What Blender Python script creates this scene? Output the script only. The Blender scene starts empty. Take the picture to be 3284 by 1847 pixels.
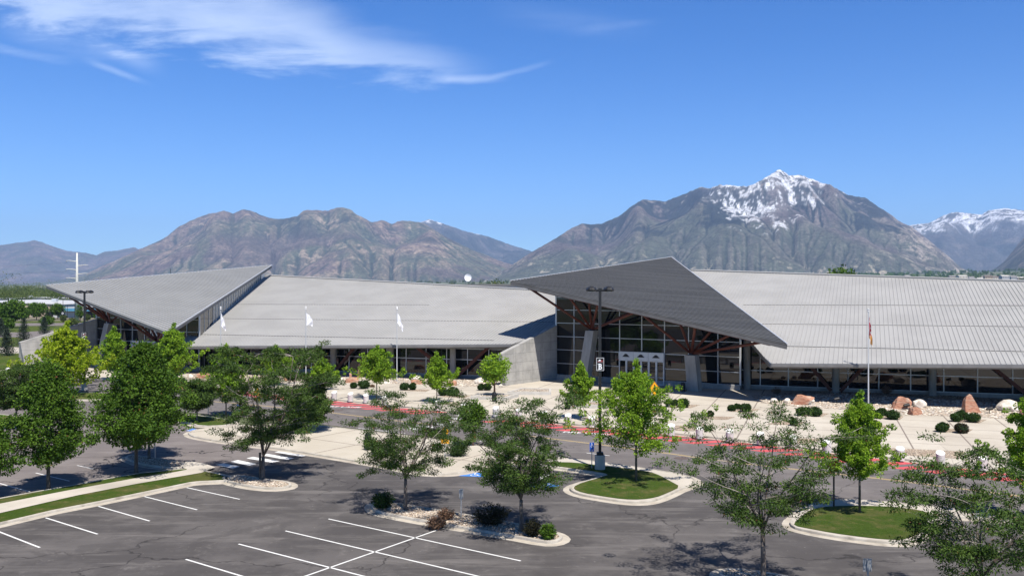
import bpy, bmesh, math, random
import numpy as np
from mathutils import Vector, Matrix
# ------------------------------------------------------------------ camera, world, sun, exposure
TREES = True
S = bpy.context.scene
F, U0, V0, H = 2840.0, 1642.0, 923.5, 13.0
cam = bpy.data.objects.new('camera', bpy.data.cameras.new('camera'))
S.collection.objects.link(cam); S.camera = cam
cam.location = (0, 0, H); cam.rotation_euler = (math.pi/2, 0, 0)
cam.data.sensor_width = 36; cam.data.lens = 36*F/3284
cam.data.clip_start = .5; cam.data.clip_end = 60000
SUN_EL, SUN_AZ = math.radians(59), math.radians(157)     # azimuth clockwise from +Y
SD = Vector((math.sin(SUN_AZ)*math.cos(SUN_EL), math.cos(SUN_AZ)*math.cos(SUN_EL), math.sin(SUN_EL)))
sl = bpy.data.lights.new('sun', 'SUN'); sl.energy = 5.0; sl.angle = math.radians(.53); sl.color = (1, .945, .875)
so = bpy.data.objects.new('sun', sl); S.collection.objects.link(so)
so.rotation_euler = SD.to_track_quat('Z', 'Y').to_euler(); so.location = (0, -20, 60)
S.view_settings.view_transform = 'Standard'; S.view_settings.look = 'None'
S.view_settings.exposure = 0.6; S.view_settings.gamma = 1
S.cycles.max_bounces = 5; S.cycles.diffuse_bounces = 2; S.cycles.glossy_bounces = 3
S.cycles.transparent_max_bounces = 6; S.cycles.volume_bounces = 0; S.cycles.transmission_bounces = 3

class NT:
    def __init__(s, tree): s.t = tree; s.N = tree.nodes; s.L = tree.links
    def n(s, typ, **k):
        x = s.N.new(typ); ins = k.pop('ins', {})
        for a, b in k.items(): setattr(x, a, b)
        for a, b in ins.items(): s.put(x.inputs[a], b)
        return x
    def put(s, sock, v):
        if isinstance(v, bpy.types.NodeSocket): s.L.new(v, sock)
        elif isinstance(v, bpy.types.Node): s.L.new(v.outputs[0], sock)
        else:
            if hasattr(sock.default_value, '__len__') and not hasattr(v, '__len__'): v = [v]*len(sock.default_value)
            if hasattr(v, '__len__') and len(sock.default_value) == 4 and len(v) == 3: v = (*v, 1)
            sock.default_value = v
    def m(s, op, a, b=0.0, c=0.0, clamp=False):
        x = s.N.new('ShaderNodeMath'); x.operation = op; x.use_clamp = clamp
        s.put(x.inputs[0], a); s.put(x.inputs[1], b); s.put(x.inputs[2], c); return x.outputs[0]
    def mix(s, f, a, b, mode='MIX'):
        x = s.N.new('ShaderNodeMix'); x.data_type = 'RGBA'; x.blend_type = mode
        s.put(x.inputs[0], f); s.put(x.inputs[6], a); s.put(x.inputs[7], b); return x.outputs[2]
    def noise(s, vec, scale, detail=4, rough=.6, dist=0):
        x = s.n('ShaderNodeTexNoise', ins={'Scale': scale, 'Detail': detail, 'Roughness': rough, 'Distortion': dist})
        if vec is not None: s.put(x.inputs['Vector'], vec)
        return x.outputs['Fac']
    def ramp(s, f, a, b, c=0., d=1.):
        x = s.N.new('ShaderNodeMapRange'); x.interpolation_type = 'SMOOTHSTEP'
        for i, v in enumerate((f, a, b, c, d)): s.put(x.inputs[i], v)
        return x.outputs[0]
    def curve(s, f, pts, lo, hi):
        x = s.N.new('ShaderNodeFloatCurve'); c = x.mapping.curves[0]
        P = [(p[0], p[1]) for p in pts]
        while len(c.points) < len(P): c.points.new(.5, .5)
        for q, p in zip(c.points, P): q.location = p; q.handle_type = 'AUTO_CLAMPED'
        x.mapping.update(); s.put(x.inputs['Value'], f); return x.outputs[0]

W = bpy.data.worlds.new('World'); S.world = W; W.use_nodes = True
t = NT(W.node_tree); t.N.clear()
sky = t.n('ShaderNodeTexSky', sky_type='NISHITA', sun_disc=False, sun_elevation=SUN_EL, sun_rotation=SUN_AZ,
          altitude=1400, air_density=1.0, dust_density=.35, ozone_density=1.5)
tc = t.n('ShaderNodeTexCoord'); sp = t.n('ShaderNodeSeparateXYZ'); t.put(sp.inputs[0], tc.outputs['Generated'])
fy = t.m('MAXIMUM', sp.outputs[1], .02)
cu = t.m('DIVIDE', sp.outputs[0], fy); cv = t.m('DIVIDE', sp.outputs[2], fy)     # gnomonic sky coordinates (east-facing)
front = t.m('GREATER_THAN', sp.outputs[1], .03)
cmb = t.n('ShaderNodeCombineXYZ', ins={0: cu, 1: cv})
rot = t.n('ShaderNodeMapping'); t.put(rot.inputs['Vector'], cmb); rot.inputs['Rotation'].default_value = (0, 0, math.radians(9)); rot.inputs['Scale'].default_value = (1, 5, 1)
wob = t.noise(cmb, 3.0, 5, .6); fib = t.noise(rot, 7, 9, .62, .35); fib2 = t.noise(rot, 2.6, 6, .6, .2)
# band boundaries as curves over u in [-.6,.4]
k = t.m('DIVIDE', t.m('ADD', cu, .62), 1.0)
def Y(v): return (V0-v)/F/.5
def X(u): return (u-U0)/F+.62
lo = t.m('MULTIPLY', t.curve(k, [(0, Y(30)), (X(0), Y(62)), (X(300), Y(140)), (X(560), Y(150)), (X(700), Y(205)), (X(1000), Y(245)), (X(1300), Y(280)), (X(1500), Y(262)), (X(1750), Y(250)), (1, Y(240))], 0, 1), .5)
up = t.m('MULTIPLY', t.curve(k, [(0, .9), (X(0), .9), (X(700), .82), (X(980), .70), (X(1150), Y(60)), (X(1350), Y(130)), (X(1520), Y(205)), (X(1640), Y(262)), (X(1720), Y(300)), (1, Y(320))], 0, 1), .5)
w2 = t.m('MULTIPLY', t.m('SUBTRACT', fib, .5), .10); vv = t.m('ADD', cv, t.m('ADD', w2, t.m('MULTIPLY', t.m('SUBTRACT', wob, .5), .03)))
dens = t.m('MULTIPLY', t.ramp(t.m('SUBTRACT', vv, lo), -.004, .028), t.ramp(t.m('SUBTRACT', up, vv), -.015, .07))
dens = t.m('MULTIPLY', dens, t.ramp(fib2, .22, .58, .45, 1.0)); dens = t.m('MULTIPLY', dens, t.ramp(fib, .2, .7, .55, 1.05))
def streak(ax, ay, bx, by, w, s):
    ax, ay, bx, by = (ax-U0)/F, (V0-ay)/F, (bx-U0)/F, (V0-by)/F; L = math.hypot(bx-ax, by-ay); dx, dy = (bx-ax)/L, (by-ay)/L
    px = t.m('SUBTRACT', cu, ax); py = t.m('SUBTRACT', t.m('ADD', cv, t.m('MULTIPLY', t.m('SUBTRACT', wob, .5), .02)), ay)
    al = t.m('ADD', t.m('MULTIPLY', px, dx), t.m('MULTIPLY', py, dy)); pe = t.m('ABSOLUTE', t.m('ADD', t.m('MULTIPLY', px, -dy), t.m('MULTIPLY', py, dx)))
    a = t.m('MULTIPLY', t.ramp(al, 0, L*.35), t.ramp(al, L, L*.6)); b = t.ramp(pe, w/F, 0)
    return t.m('MULTIPLY', t.m('MULTIPLY', a, b), t.ramp(fib, .35, .65, s*.3, s))
for q in [(-120, 135, 260, 200, 22, .45), (230, 100, 560, 240, 45, .35), (250, 180, 500, 275, 16, .4), (1350, 262, 1650, 252, 20, .45), (1540, 262, 1790, 190, 14, .38), (-50, 60, 420, 190, 70, .3), (1500, 20, 2150, 110, 60, .12), (1800, 110, 2160, 60, 22, .14), (900, 120, 1620, 240, 70, .25)]:
    dens = t.m('ADD', dens, streak(*q))
dens = t.m('MULTIPLY', t.m('MINIMUM', dens, 1.0), front)
cl = t.m('MULTIPLY', dens, .58, clamp=True)
zz = sp.outputs[2]; g1 = t.mix(t.ramp(zz, 0., .33), (.68, 1.03, 1.50), (.24, .76, 1.44)); g2 = t.mix(t.ramp(zz, .33, .75), g1, (.18, .33, .52)); skc = t.mix(1.0, sky.outputs[0], g2, 'MULTIPLY')
bg = t.n('ShaderNodeBackground', ins={'Color': t.mix(cl, skc, (8.6, 9.9, 12.2)), 'Strength': .076})
t.L.new(bg.outputs[0], t.n('ShaderNodeOutputWorld').inputs[0])

# ------------------------------------------------------------------ helpers
C = S.collection
def G(u, v, z=0.0):
    d = (H-z)*F/(v-V0); return Vector(((u-U0)/F*d, d, z))
def AT(u, v, d): return Vector(((u-U0)/F*d, d, H-(v-V0)/F*d))
def PZ(u, d, z=0.0): return Vector(((u-U0)/F*d, d, z))
def tag(o, label=None, cat=None, group=None, kind=None):
    if label: o['label'] = label
    if cat: o['category'] = cat
    if group: o['group'] = group
    if kind: o['kind'] = kind
    return o
def thing(name, label, cat, loc=(0, 0, 0), rz=0, group=None):
    o = bpy.data.objects.new(name, None); C.objects.link(o); o.location = loc; o.rotation_euler = (0, 0, rz); o.empty_display_size = .3
    return tag(o, label, cat, group)
def copy_tree(o, parent=None):
    c = o.copy(); C.objects.link(c); c.parent = parent
    for ch in list(o.children): copy_tree(ch, c)
    return c
def smooth(o, on=True):
    o.data.polygons.foreach_set('use_smooth', [on]*len(o.data.polygons)); return o
class MB:
    def __init__(s): s.v = []; s.f = []; s.mi = []; s.cur = 0
    def add(s, vs, fs):
        n = len(s.v); s.v += [tuple(p) for p in vs]; s.f += [tuple(i+n for i in f) for f in fs]; s.mi += [s.cur]*len(fs)
    def box(s, c, size, rz=0, tilt=0):
        x, y, z = size[0]/2, size[1]/2, size[2]/2; R = Matrix.Rotation(rz, 3, 'Z') @ Matrix.Rotation(tilt, 3, 'Y')
        s.add([Vector(c)+R @ Vector(p) for p in ((-x, -y, -z), (x, -y, -z), (x, y, -z), (-x, y, -z), (-x, -y, z), (x, -y, z), (x, y, z), (-x, y, z))],
              [(3, 2, 1, 0), (4, 5, 6, 7), (0, 1, 5, 4), (1, 2, 6, 5), (2, 3, 7, 6), (3, 0, 4, 7)])
    def bar(s, a, b, w, h=None, up=(0, 0, 1)):
        a, b = Vector(a), Vector(b); h = h or w; d = (b-a).normalized(); r = d.cross(Vector(up))
        if r.length < 1e-4: r = d.cross(Vector((0, 1, 0)))
        r.normalize(); q = r.cross(d).normalized(); r *= w/2; q *= h/2
        s.add([a-r-q, a+r-q, a+r+q, a-r+q, b-r-q, b+r-q, b+r+q, b-r+q], [(3, 2, 1, 0), (4, 5, 6, 7), (0, 1, 5, 4), (1, 2, 6, 5), (2, 3, 7, 6), (3, 0, 4, 7)])
    def tube(s, path, rad, n=8, cap=True):
        P = [Vector(p) for p in path]; base = len(s.v); ref = Vector((.31, .2, .93)); vs = []; fs = []
        for i, p in enumerate(P):
            d = (P[min(i+1, len(P)-1)]-P[max(i-1, 0)]).normalized()
            if abs(d.dot(ref)) > .95: ref = Vector((1, 0, 0))
            a = d.cross(ref).normalized(); b = d.cross(a)
            r = rad[i] if hasattr(rad, '__len__') else rad
            vs += [p+(a*math.cos(6.28318*j/n)+b*math.sin(6.28318*j/n))*r for j in range(n)]
        for i in range(len(P)-1):
            for j in range(n): k = (j+1) % n; fs.append((i*n+j, (i+1)*n+j, (i+1)*n+k, i*n+k))
        if cap: fs.append(tuple(range(n))); fs.append(tuple(reversed(range((len(P)-1)*n, len(P)*n))))
        s.add(vs, fs)
    def prism(s, pts, z0, z1):          # pts xy polygon
        n = len(pts); a = sum(pts[i][0]*pts[(i+1) % n][1]-pts[(i+1) % n][0]*pts[i][1] for i in range(n))
        if a < 0: pts = pts[::-1]
        f0 = (lambda p: z0) if not callable(z0) else z0; f1 = (lambda p: z1) if not callable(z1) else z1
        s.add([(p[0], p[1], f0(p)) for p in pts]+[(p[0], p[1], f1(p)) for p in pts],
              [tuple(reversed(range(n))), tuple(range(n, 2*n))]+[(i, (i+1) % n, n+(i+1) % n, n+i) for i in range(n)])
    def plate(s, pts, th, nrm=None):    # 3-D planar polygon given thickness along -normal
        P = [Vector(p) for p in pts]; n = len(P); N = nrm or (P[1]-P[0]).cross(P[2]-P[0]).normalized(); N = Vector(N)
        s.add(P+[p-N*th for p in P], [tuple(range(n)), tuple(reversed(range(n, 2*n)))]+[(i, n+i, n+(i+1) % n, (i+1) % n) for i in range(n)])
    def cyl(s, c, r, h, n=20, r2=None): s.tube([c, (c[0], c[1], c[2]+h)], [r, r if r2 is None else r2], n)
    def build(s, name, mat, parent=None, sm=False, fix=False):
        me = bpy.data.meshes.new(name); off = parent.location if (parent is not None and not parent.parent) else Vector((0, 0, 0))
        if parent is not None and parent.parent: off = parent.parent.location+parent.location
        if s.local: off = Vector((0, 0, 0))
        me.from_pydata([(v[0]-off[0], v[1]-off[1], v[2]-off[2]) for v in s.v], [], s.f)
        ms = mat if isinstance(mat, (list, tuple)) else [mat]
        for m in ms: me.materials.append(m)
        if len(ms) > 1: me.polygons.foreach_set('material_index', s.mi)
        if fix:
            bm = bmesh.new(); bm.from_mesh(me); bmesh.ops.recalc_face_normals(bm, faces=bm.faces); bm.to_mesh(me); bm.free()
        me.update(); o = bpy.data.objects.new(name, me); C.objects.link(o)
        if parent is not None: o.parent = parent
        if sm: smooth(o)
        return o
    local = False
def LB():
    b = MB(); b.local = True; return b
def struct(name, b, mat, kind='structure', **k): return tag(b.build(name, mat, **k), kind=kind)
def text_mesh(txt, size, bold=0.0, sx=1):
    c = bpy.data.curves.new('t', 'FONT'); c.body = txt; c.size = size; c.align_x = 'CENTER'; c.align_y = 'CENTER'; c.offset = bold; c.resolution_u = 3
    o = bpy.data.objects.new('t', c); C.objects.link(o); dg = bpy.context.evaluated_depsgraph_get()
    me = o.evaluated_get(dg).to_mesh(); vs = [Vector((v.co.x*sx, v.co.y, 0)) for v in me.vertices]; fs = [tuple(p.vertices) for p in me.polygons]
    o.evaluated_get(dg).to_mesh_clear(); bpy.data.objects.remove(o); bpy.data.curves.remove(c); return vs, fs

# ------------------------------------------------------------------ materials
MT = {}
def mat(name, c1, c2=None, scale=3., rough=.8, bump=0., bscale=None, metal=0., spec=.3, lo=.35, hi=.65, detail=6, c3=None, s3=.3, l3=.5, h3=.7, stretch=None, coat=0.):
    m = bpy.data.materials.new(name); m.use_nodes = True; t = NT(m.node_tree); b = t.N['Principled BSDF']
    g = t.n('ShaderNodeNewGeometry'); vec = g.outputs['Position']
    if stretch:
        mp = t.n('ShaderNodeMapping'); t.put(mp.inputs['Vector'], vec); mp.inputs['Scale'].default_value = stretch[:3]
        if len(stretch) > 3: mp.inputs['Rotation'].default_value = (0, 0, stretch[3])
        vec = mp.outputs[0]
    col = c1
    if c2 is not None: col = t.mix(t.ramp(t.noise(vec, scale, detail), lo, hi), c1, c2)
    if c3 is not None: col = t.mix(t.ramp(t.noise(vec, s3, 4, .55), l3, h3), col, c3)
    t.put(b.inputs['Base Color'], col); b.inputs['Roughness'].default_value = rough; b.inputs['Metallic'].default_value = metal
    b.inputs['Specular IOR Level'].default_value = spec
    if bump:
        bp = t.n('ShaderNodeBump', ins={'Strength': 1.0, 'Distance': bump, 'Height': t.noise(vec, bscale or scale*4, 5)}); t.put(b.inputs['Normal'], bp)
    MT[name] = m; m['t'] = 0; return m
conc = mat('concrete', (0.252, 0.244, 0.223), (0.336, 0.323, 0.298), 1.2, .85, .004, 20, c3=(0.185, 0.181, 0.168), s3=.5, l3=.55, h3=.8, stretch=(1, 1, .35))
conc_pale = mat('concrete_pale', (0.410, 0.389, 0.353), (0.492, 0.467, 0.426), 1.5, .85, .003, 30)
kerbm = mat('kerb_concrete', (0.344, 0.312, 0.264), (0.448, 0.416, 0.360), 1.1, .9, .006, 25, c3=(0.216, 0.192, 0.160), s3=.8, l3=.55, h3=.75)
gutm = mat('gutter_concrete', (0.360, 0.320, 0.264), (0.448, 0.408, 0.344), .8, .9, .006, 25, c3=(0.256, 0.224, 0.184), s3=.9, l3=.5, h3=.75)
walkm = mat('sidewalk_concrete', (0.410, 0.373, 0.316), (0.476, 0.435, 0.373), .5, .9, .004, 25, c3=(0.361, 0.328, 0.279), s3=.25)
roofm = mat('roof_metal', (0.302, 0.298, 0.286), (0.336, 0.332, 0.319), .2, .5, metal=.0, spec=.4, stretch=(1, 1, 1))
canm = mat('canopy_metal', (0.258, 0.258, 0.249), (0.284, 0.284, 0.275), .2, .5, metal=.0, spec=.4)
canb = mat('canopy_metal_shaded', (.068, .068, .067), (.095, .095, .093), .5, .55, spec=.3, stretch=(.12, 1.6, 1, -.7))  # streaked copy of the canopy metal for entrance B, rib shade painted into its colour
fasc = mat('fascia_metal', (.16, .155, .15), (.19, .185, .18), 1, .5, metal=.2)
soff = mat('soffit_panel', (0.357, 0.348, 0.332), (0.408, 0.399, 0.383), .3, .7)
alum = mat('aluminium', (.52, .53, .54), (.58, .59, .6), 2, .35, metal=.35, spec=.5)
alud = mat('aluminium_dark', (.20, .21, .22), (.24, .25, .26), 2, .4, metal=.4)
redst = mat('red_steel', (.078, .019, .010), (.105, .028, .014), 1.5, .5, bump=0)
blackm = mat('black_metal', (.012, .012, .013), (.02, .02, .02), 3, .45, spec=.4)
galv = mat('galvanised_steel', (.36, .37, .38), (.45, .46, .47), 6, .4, metal=.5)
whitem = mat('white_paint', (0.619, 0.619, 0.602), (0.688, 0.688, 0.671), 2.5, .7, c3=(0.387, 0.378, 0.361), s3=2.0, l3=.6, h3=.8)
redp = mat('red_paint', (0.473, 0.065, 0.073), (0.533, 0.103, 0.112), 1.2, .75, c3=(0.224, 0.086, 0.077), s3=1.4, l3=.55, h3=.8)
yelp = mat('yellow_paint', (.50, .36, .16), (.42, .34, .2), 2, .8)
bluep = mat('blue_paint', (.03, .16, .52), (.06, .22, .58), 2, .7, c3=(.2, .25, .35), s3=2.5, l3=.6, h3=.8)
blues = mat('sign_blue', (.015, .09, .45), rough=.5)
whites = mat('sign_white', (.85, .85, .85), rough=.5)
yels = mat('sign_yellow', (.80, .36, .01), rough=.5)
blks = mat('sign_black', (.012, .012, .014), rough=.5)
reds = mat('sign_red', (.42, .02, .02), rough=.5)
stone_w = mat('pale_boulder', (.55, .49, .41), (.70, .65, .57), 3, .9, .05, 4, c3=(.36, .29, .23), s3=2.2, l3=.5, h3=.75)
stone_r = mat('red_sandstone', (.33, .145, .09), (.47, .26, .17), 2.2, .95, .08, 5, c3=(.42, .33, .25), s3=1.3, l3=.5, h3=.7, stretch=(1, 1, 3))
def grass_mat():
    m = bpy.data.materials.new('lawn_grass'); m.use_nodes = True; t = NT(m.node_tree); b = t.N['Principled BSDF']
    p = t.n('ShaderNodeNewGeometry').outputs['Position']
    c = t.mix(t.ramp(t.noise(p, 9, 7, .75), .3, .7), (.034, .062, .009), (.066, .105, .018))
    c = t.mix(t.ramp(t.noise(p, .4, 7, .7), .44, .62), c, (.095, .10, .032))
    c = t.mix(t.m('MULTIPLY', t.ramp(t.noise(p, 1.6, 8, .75), .56, .68), .6), c, (.20, .16, .07))
    t.put(b.inputs['Base Color'], c); b.inputs['Roughness'].default_value = 1; b.inputs['Specular IOR Level'].default_value = .05
    t.put(b.inputs['Normal'], t.n('ShaderNodeBump', ins={'Strength': 1., 'Distance': .09, 'Height': t.noise(p, 14, 6, .8)}))
    return m
grassm = grass_mat()
def gravel_mat(name, cols, sc=9., bd=.06):
    m = bpy.data.materials.new(name); m.use_nodes = True; t = NT(m.node_tree); b = t.N['Principled BSDF']
    p = t.n('ShaderNodeNewGeometry').outputs['Position']
    v = t.n('ShaderNodeTexVoronoi', ins={'Scale': sc, 'Vector': p}); w = t.n('ShaderNodeSeparateColor', ins={0: v.outputs['Color']})
    c = t.mix(t.ramp(w.outputs[0], .1, .9), cols[0], cols[1]); c = t.mix(t.ramp(w.outputs[1], .6, .9), c, cols[2])
    c = t.mix(t.ramp(v.outputs['Distance'], .35, .75), c, (.12, .10, .08)); c = t.mix(t.ramp(t.noise(p, .7, 4), .45, .75, 0, .5), c, cols[3])
    t.put(b.inputs['Base Color'], c); b.inputs['Roughness'].default_value = .95; b.inputs['Specular IOR Level'].default_value = .2
    t.put(b.inputs['Normal'], t.n('ShaderNodeBump', invert=True, ins={'Strength': 1., 'Distance': bd, 'Height': v.outputs['Distance']}))
    return m
gravm = gravel_mat('island_gravel', [(.42, .33, .24), (.62, .52, .40), (.34, .24, .18), (.26, .19, .13)])
grav2 = gravel_mat('bed_gravel', [(.50, .43, .34), (.64, .58, .49), (.42, .32, .25), (.42, .35, .27)], 5, .08)
def asphalt(name, base, dark, pale, crack=.6, stripes=0, rot=0.):
    m = bpy.data.materials.new(name); m.use_nodes = True; t = NT(m.node_tree); b = t.N['Principled BSDF']
    p = t.n('ShaderNodeNewGeometry').outputs['Position']
    mp = t.n('ShaderNodeMapping'); t.put(mp.inputs['Vector'], p); mp.inputs['Rotation'].default_value = (0, 0, rot); mp.inputs['Scale'].default_value = (.12, 1, 1)
    c = t.mix(t.ramp(t.noise(p, .17, 7, .68), .40, .58), base, dark)
    c = t.mix(t.m('MULTIPLY', t.ramp(t.noise(mp, .7, 7, .7), .48, .68), .8), c, pale)
    c = t.mix(t.m('MULTIPLY', t.ramp(t.noise(p, .55, 8, .75), .55, .68), .7), c, pale)
    c = t.mix(t.m('MULTIPLY', t.ramp(t.noise(p, .33, 5, .65, .5), .53, .60), .55), c, dark)
    c = t.mix(t.ramp(t.noise(p, 30, 3, .8), .3, .7, 0, .22), c, (.02, .02, .02)); c = t.mix(t.ramp(t.noise(p, 5, 2, .5), .70, .76, 0, .35), c, (.3, .28, .26))
    # sealed cracks
    ds = t.n('ShaderNodeVectorMath', operation='ADD'); nz = t.n('ShaderNodeTexNoise', ins={'Scale': .5, 'Detail': 5, 'Vector': p})
    sc = t.n('ShaderNodeVectorMath', operation='SCALE', ins={0: nz.outputs['Color'], 'Scale': 3.2}); t.put(ds.inputs[0], p); t.put(ds.inputs[1], sc)
    v = t.n('ShaderNodeTexVoronoi', feature='DISTANCE_TO_EDGE', ins={'Scale': .085, 'Vector': ds.outputs[0]})
    ck = t.m('MULTIPLY', t.ramp(v.outputs[0], .0075, .002), t.ramp(t.noise(p, .09, 2), .42, .52)); c = t.mix(t.m('MULTIPLY', ck, crack), c, (.018, .016, .016))
    t.put(b.inputs['Base Color'], c); b.inputs['Roughness'].default_value = .88; b.inputs['Specular IOR Level'].default_value = .25
    t.put(b.inputs['Normal'], t.n('ShaderNodeBump', ins={'Strength': .6, 'Distance': .006, 'Height': t.noise(p, 40, 4, .8)}))
    return m
asph = asphalt('asphalt_lot', (.108, .099, .095), (.070, .064, .062), (.165, .152, .143), .65, rot=.62)
asph2 = asphalt('asphalt_road', (.160, .144, .138), (.128, .115, .11), (.21, .193, .182), .5, rot=.33)
asph3 = asphalt('asphalt_old_lot', (.190, .168, .158), (.158, .138, .13), (.23, .205, .192), 1., rot=.33)
def plaza_mat(name, base, alt, ang, sx, sy, jd=.85):
    m = bpy.data.materials.new(name); m.use_nodes = True; t = NT(m.node_tree); b = t.N['Principled BSDF']
    p = t.n('ShaderNodeNewGeometry').outputs['Position']
    mp = t.n('ShaderNodeMapping'); t.put(mp.inputs['Vector'], p); mp.inputs['Rotation'].default_value = (0, 0, ang)
    s = t.n('ShaderNodeSeparateXYZ', ins={0: mp.outputs[0]})
    c = t.mix(t.ramp(t.noise(p, .22, 5), .35, .65), base, alt)
    cell = t.n('ShaderNodeCombineXYZ', ins={0: t.m('FLOOR', t.m('DIVIDE', s.outputs[0], sx)), 1: t.m('FLOOR', t.m('DIVIDE', s.outputs[1], sy))})
    wn = t.n('ShaderNodeTexWhiteNoise', ins={'Vector': cell.outputs[0]}); c = t.mix(t.ramp(wn.outputs[0], 0, 1, 0, .35), c, (base[0]*.84, base[1]*.82, base[2]*.79))
    c = t.mix(t.ramp(t.noise(p, 1.3, 7, .7), .5, .8, 0, .4), c, (base[0]*.72, base[1]*.69, base[2]*.65))
    def j(o, q, w): return t.m('LESS_THAN', t.m('ABSOLUTE', t.m('SUBTRACT', t.m('FRACT', t.m('DIVIDE', o, q)), .5)), w/q)
    jj = t.m('MAXIMUM', j(s.outputs[0], sx, .065), j(s.outputs[1], sy, .065)); c = t.mix(t.m('MULTIPLY', jj, jd), c, (.16, .13, .11))
    t.put(b.inputs['Base Color'], c); b.inputs['Roughness'].default_value = .9; b.inputs['Specular IOR Level'].default_value = .2; return m
plazam = plaza_mat('plaza_concrete', (.425, .385, .322), (.485, .445, .375), math.radians(19.3), 4.6, 4.6)
aprm = plaza_mat('apron_concrete', (.43, .39, .32), (.475, .435, .365), math.radians(35), 5.5, 5.5)
def glass_mat(name, col, rough=.02, ior=1.75, alpha=1., spec=.5):
    m = bpy.data.materials.new(name); m.use_nodes = True; b = m.node_tree.nodes['Principled BSDF']
    b.inputs['Base Color'].default_value = (*col, 1); b.inputs['Roughness'].default_value = rough; b.inputs['IOR'].default_value = ior
    b.inputs['Specular IOR Level'].default_value = spec; b.inputs['Alpha'].default_value = alpha; return m
glassd = glass_mat('dark_glass', (.006, .007, .008), ior=1.58, rough=.01)
glassc = glass_mat('clear_glass', (.05, .09, .09), ior=1.5, alpha=.55)
frost = glass_mat('clerestory_glass', (.22, .25, .25), ior=1.5, rough=.15)
# ------------------------------------------------------------------ mountains
A3 = lambda *c: np.array(c, float)
def sm(x, a, b): t = np.clip((x-a)/(b-a), 0, 1); return t*t*(3-2*t)
def vnoise(x, y, seed=0):
    xi = np.floor(x).astype(np.int64); yi = np.floor(y).astype(np.int64); fx = x-xi; fy = y-yi
    def h(a, b):
        n = (a*374761393+b*668265263+seed*974711) & 0x7fffffff; n = ((n ^ (n >> 13))*1274126177) & 0x7fffffff; n = n ^ (n >> 16); return (n & 0xffff)/65535.
    fx = fx*fx*(3-2*fx); fy = fy*fy*(3-2*fy)
    return (h(xi, yi)*(1-fx)+h(xi+1, yi)*fx)*(1-fy)+(h(xi, yi+1)*(1-fx)+h(xi+1, yi+1)*fx)*fy
def fbm(x, y, o=5, seed=0, g=.5):
    a = 1; r = 0; n = 0
    for i in range(o): r = r+a*vnoise(x*2**i, y*2**i, seed+i*17); n += a; a *= g
    return r/n
def erode(z, up, dx, dy, steps, K, m=.45, dt=1.0):
    ny, nx = z.shape; N = nx*ny; idx = np.arange(N).reshape(ny, nx)
    fixed = np.zeros((ny, nx), bool); fixed[0] = True; fixed[-1] = True
    for st in range(steps):
        best = np.zeros((ny, nx)); rec = idx.copy(); dist = np.ones((ny, nx))
        for a, b in ((1, 0), (-1, 0), (0, 1), (0, -1), (1, 1), (1, -1), (-1, 1), (-1, -1)):
            L = math.hypot(a*dy, b*dx); zz = np.full((ny, nx), 1e9); ii = idx.copy()
            ys = slice(max(0, -a), ny-max(0, a)); yt = slice(max(0, a), ny-max(0, -a)); xs = slice(max(0, -b), nx-max(0, b)); xt = slice(max(0, b), nx-max(0, -b))
            zz[ys, xs] = z[yt, xt]; ii[ys, xs] = idx[yt, xt]; s = (z-zz)/L; k = s > best
            best[k] = s[k]; rec[k] = ii[k]; dist[k] = L
        rec[fixed] = idx[fixed]; zf = z.ravel(); order = np.argsort(zf); R = rec.ravel().tolist(); A = [dx*dy]*N
        ol = order.tolist()
        for i in reversed(ol):
            r = R[i]
            if r != i: A[r] += A[i]
        Fc = (K*dt*np.array(A)**m/dist.ravel()).tolist(); zu = np.where(fixed, z, z+dt*up).ravel().tolist()
        for i in ol:
            r = R[i]
            if r != i: f = Fc[i]; zu[i] = (zu[i]+f*zu[r])/(1+f)
        z = np.array(zu).reshape(ny, nx)
        zp = np.pad(z, 1, 'edge'); lap = zp[:-2, 1:-1]+zp[2:, 1:-1]+zp[1:-1, :-2]+zp[1:-1, 2:]-4*z; z = z+.06*lap*(~fixed)
    return z
def up2(a): 
    ny, nx = a.shape; b = np.zeros((ny*2-1, nx*2-1)); b[::2, ::2] = a; b[1::2, ::2] = (a[:-1]+a[1:])/2; b[:, 1::2] = (b[:, :-1:2]+b[:, 2::2])/2; return b
RIDGE, TP, KC, UPR = .60, .95, .045, 26.
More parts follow.
